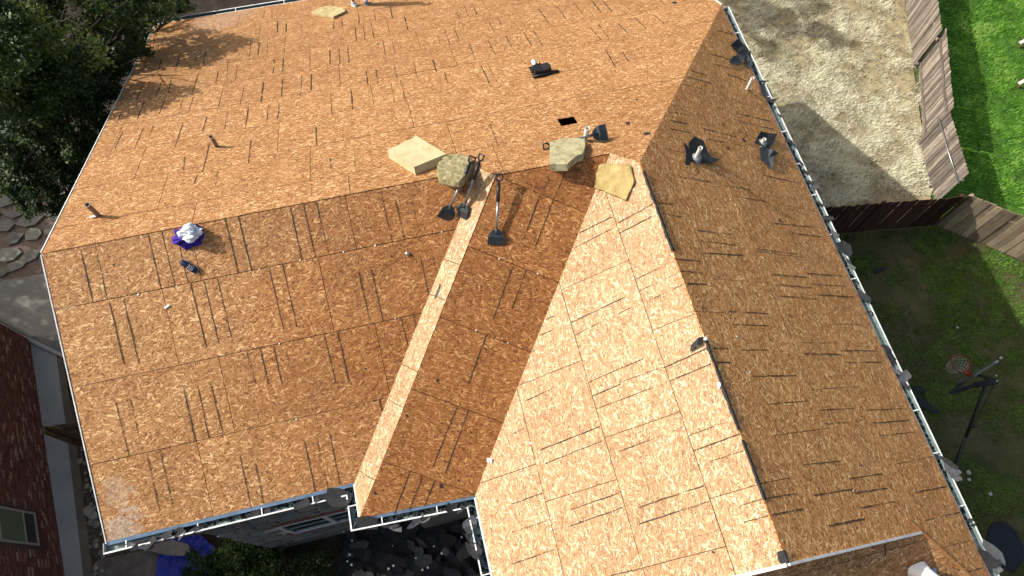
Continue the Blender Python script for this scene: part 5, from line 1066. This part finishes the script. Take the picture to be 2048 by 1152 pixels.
# ------------------------------------------------------------------ people
def skin(name, V, Ed, mat, parent, sub=2, smooth=0):
    me = bpy.data.meshes.new(name+'_rig'); me.from_pydata([v[:3] for v in V], [], []) if not Ed else me.from_pydata([v[:3] for v in V], Ed, [])
    o = bpy.data.objects.new('rig', me); C.objects.link(o)
    md = o.modifiers.new('skin', 'SKIN'); md.use_smooth_shade = True
    for i, v in enumerate(V):
        sv = me.skin_vertices[0].data[i]; r = v[3]; sv.radius = r if isinstance(r, tuple) else (r, r); sv.use_root = (i == 0)
    s = o.modifiers.new('sub', 'SUBSURF'); s.levels = sub; s.render_levels = sub
    if smooth: sm_ = o.modifiers.new('smooth', 'SMOOTH'); sm_.iterations = smooth; sm_.factor = .5
    dg = bpy.context.evaluated_depsgraph_get(); m2 = bpy.data.meshes.new_from_object(o.evaluated_get(dg)); m2.name = name
    bpy.data.objects.remove(o); m2.materials.clear(); m2.polygons.foreach_set('use_smooth', [True]*len(m2.polygons))
    return link(name, m2, mat, parent)
skinm = simple('skin_tone', (.34, .19, .125), .55, .1, 20)
hairm = simple('dark_hair', (.015, .012, .010), .7, .3, 60)
def head(parent, c, f, hatm=None):
    """small face features on a head centred at c looking along f"""
    f = Vector(f).normalized(); s = f.cross(Vector((0, 0, 1))).normalized(); u = s.cross(f); c = Vector(c)
    mb = MB(); mb.tube([c+f*.085+u*.01, c+f*.112-u*.03, c+f*.095-u*.045], [.012, .018, .012], 8)
    for k in (-1, 1): mb.tube([c+s*.078*k+u*.02, c+s*.090*k-u*.005, c+s*.080*k-u*.04], [.012, .018, .010], 8)
    link('face', mb.mesh('face', None, True), skinm, parent)
    mb = MB()
    for k in (-1, 1): mb.tube([c+f*.092+s*.033*k+u*.012, c+f*.099+s*.033*k+u*.012], .009, 8)
    link('eye', mb.mesh('eye'), hairm, parent)
    bm = bmesh.new(); bmesh.ops.create_icosphere(bm, subdivisions=3, radius=1)
    for v in bm.verts: v.co = c+s*v.co.x*.088+f*(v.co.y*.108-.012)+u*(max(v.co.z, -.1 if v.co.y < .2 else .35)*.108+.025)
    me = bpy.data.meshes.new('cap' if hatm else 'hair'); bm.to_mesh(me); bm.free(); link('cap' if hatm else 'hair', me, hatm or hairm, parent)
def hand_pts(w_, d, side, V, E_, iw):
    """palm and five fingers grown from wrist index iw along d"""
    d = Vector(d).normalized(); up = Vector((0, 0, 1)) if abs(d.z) < .8 else Vector((0, 1, 0)); s = d.cross(up).normalized()*side; n = s.cross(d)
    w_ = Vector(w_); pi = len(V); pm = w_+d*.06; V.append((*pm, (.034, .018))); E_.append((iw, pi))
    for k, (o_, L) in enumerate(((-.03, .075), (-.010, .085), (.010, .08), (.028, .062))):
        a = pm+d*.035+s*o_; b1 = a+d*L*.5+n*.008; b2 = b1+d*L*.4+n*.022; i0 = len(V); V += [(*a, .0095), (*b1, .009), (*b2, .0075)]; E_ += [(pi, i0), (i0, i0+1), (i0+1, i0+2)]
    a = w_+d*.03-s*.035; b1 = a+d*.035-s*.02; b2 = b1+d*.03; i0 = len(V); V += [(*a, .012), (*b1, .0105), (*b2, .009)]; E_ += [(pi, i0), (i0, i0+1), (i0+1, i0+2)]
# standing worker near the far eave: only shins and shoes fall inside the picture, the shadow shows the rest
fl = hit((708, 11), 'N'); fr = hit((733, 7), 'N'); mid = (fl+fr)/2
p1 = tag(empty('person', mid), 'worker standing by the far eave, of whom only dark shins and grey shoes show', 'person')
a = fl-mid; c = fr-mid; hips = Vector((.04, .02, .86)); ch = Vector((.08, .03, 1.24)); 
V = [(*hips, (.13, .10)), (.05, .02, 1.02, (.125, .10)), (*ch, (.16, .11)), (.09, .02, 1.42, (.06, .06)), (.10, .0, 1.50, (.058, .06)), (.11, -.02, 1.60, (.078, .095)), (.12, -.02, 1.70, (.06, .075))]
Ed = [(0, 1), (1, 2), (2, 3), (3, 4), (4, 5), (5, 6)]
for ft, sx in ((a, -1), (c, 1)):
    i = len(V); hp_ = hips+Vector((sx*.09, 0, -.06)); kn = Vector((ft.x*.9, ft.y*.9+.03, ft.z*.5+.44)); an = Vector((ft.x, ft.y, ft.z+.08))
    V += [(*hp_, .085), (*kn, .058), (*(kn*.45+an*.55+Vector((0, .02, 0))), .052), (*an, .036)]; Ed += [(0, i), (i, i+1), (i+1, i+2), (i+2, i+3)]
for sx in (-1, 1):
    i = len(V); sh_ = ch+Vector((sx*.19, 0, .10)); el = sh_+Vector((sx*.08, -.04, -.28)); wr = el+Vector((-sx*.02, -.16, -.18))
    V += [(*sh_, .052), (*el, .041), (*wr, .027)]; Ed += [(2, i), (i, i+1), (i+1, i+2)]; hand_pts(wr, wr-el, sx, V, Ed, i+2)
skin('body', V, Ed, skinm, p1)
head(p1, (.115, -.03, 1.63), (.1, -1, -.3))
V = [(*hips, (.15, .125)), (*(hips+Vector((0, 0, .14))), (.14, .115))]; Ed = [(0, 1)]
for ft, sx in ((a, -1), (c, 1)):
    i = len(V); hp_ = hips+Vector((sx*.09, 0, -.08)); kn = Vector((ft.x*.9, ft.y*.9+.03, ft.z*.5+.36)); V += [(*hp_, .115), (*kn, .095)]; Ed += [(0, i), (i, i+1)]
skin('shorts', V, Ed, simple('dark_shorts', (.03, .03, .035), .85, .3, 20), p1)
V = [(*(hips+Vector((0, 0, .05))), (.15, .12)), (.05, .02, 1.04, (.145, .12)), (*ch, (.18, .13)), (.09, .02, 1.40, (.09, .08))]; Ed = [(0, 1), (1, 2), (2, 3)]
for sx in (-1, 1): i = len(V); sh_ = ch+Vector((sx*.19, 0, .10)); V += [(*sh_, .07), (*(sh_+Vector((sx*.06, -.03, -.2))), .062)]; Ed += [(2, i), (i, i+1)]
skin('shirt', V, Ed, simple('grey_shirt', (.16, .17, .19), .9, .2, 15), p1)
greysh = simple('grey_trainer', (.22, .25, .29), .7, .25, 40); rotN = basis(nrm('N'), 0)
for ft, yaw in ((a, .35), (c, -.1)):
    e = bpy.data.objects.new('shoe_holder', None)
    for ob in shoe(p1, greysh, solem):
        ob.name = 'shoe_upper' if ob.name.startswith('upper') else 'shoe_sole'; ob.matrix_local = Matrix.Translation(ft) @ (rotN @ Matrix.Rotation(PI+yaw, 3, 'Z')).to_4x4() @ Matrix.Translation((0, .05, 0))
    bpy.data.objects.remove(e)
    mb = MB(); mb.tube([ft+Vector((0, 0, .07)), ft+Vector((0, 0, .14))], .045, 10); link('sock', mb.mesh('sock', None, True), M['cap'], p1)
# worker sitting on the lower hip roof, bent forward, back to the ridge
seat = hit((1836, 1154), 'L'); p2 = tag(empty('person', seat), 'worker in a loose white shirt bent forward on the lower roof corner', 'person'); p2.rotation_euler = (0, 0, PI+.10)
V = [(0, 0, .13, (.155, .14)), (0, .10, .28, (.15, .12)), (0, .24, .40, (.165, .12)), (0, .38, .45, (.06, .06)), (0, .47, .45, (.075, .09)), (0, .56, .42, (.055, .075))]; Ed = [(0, 1), (1, 2), (2, 3), (3, 4), (4, 5)]
for sx in (-1, 1):
    i = len(V); V += [(sx*.10, .06, .12, .088), (sx*.20, .42, .20, .062), (sx*.19, .60, -.08, .055), (sx*.19, .72, -.33, .038), (sx*.19, .84, -.42, .032)]; Ed += [(0, i), (i, i+1), (i+1, i+2), (i+2, i+3), (i+3, i+4)]
    i = len(V); V += [(sx*.20, .24, .40, .055), (sx*.37, .32, .20, .043), (sx*.28, .54, .06, .028)]; Ed += [(2, i), (i, i+1), (i+1, i+2)]; hand_pts(V[i+2][:3], (-sx*.2, .9, -.4), sx, V, Ed, i+2)
skin('body', V, Ed, skinm, p2); head(p2, (0, .50, .45), (0, .8, -.6), simple('white_cap_cloth', (.7, .72, .75), .85, .06))
V = [(0, 0, .16, (.17, .15)), (0, .10, .30, (.175, .145)), (0, .24, .42, (.20, .14)), (0, .34, .44, (.10, .09)), (0, -.06, .10, (.165, .13)), (0, -.12, .06, (.12, .08)), (0, -.16, .03, (.05, .03))]; Ed = [(0, 1), (1, 2), (2, 3), (0, 4), (4, 5), (5, 6)]
for sx in (-1, 1): i = len(V); V += [(sx*.22, .23, .41, .095), (sx*.36, .26, .27, .09), (sx*.37, .38, .16, .075)]; Ed += [(2, i), (i, i+1), (i+1, i+2)]
skin('shirt', V, Ed, simple('white_shirt', (.78, .80, .83), .9, .04, 9, .6, bscale=7), p2, 3, 14)
V = [(0, .04, .11, (.165, .14))]; Ed = []
for sx in (-1, 1): i = len(V); V += [(sx*.10, .08, .12, .105), (sx*.20, .42, .20, .08), (sx*.19, .60, -.08, .07), (sx*.19, .71, -.30, .062)]; Ed += [(0, i), (i, i+1), (i+1, i+2), (i+2, i+3)]
skin('trousers', V, Ed, simple('blue_jeans', (.035, .05, .09), .9, .25, 30), p2)
for sx in (-1, 1):
    for ob in shoe(p2, simple('brown_boot', (.06, .04, .03), .7, .3), solem):
        ob.name = 'boot_upper' if ob.name.startswith('upper') else 'boot_sole'; ob.matrix_local = Matrix.Translation((sx*.19, .80, -.47)) @ Matrix.Rotation(-.5, 4, 'X')
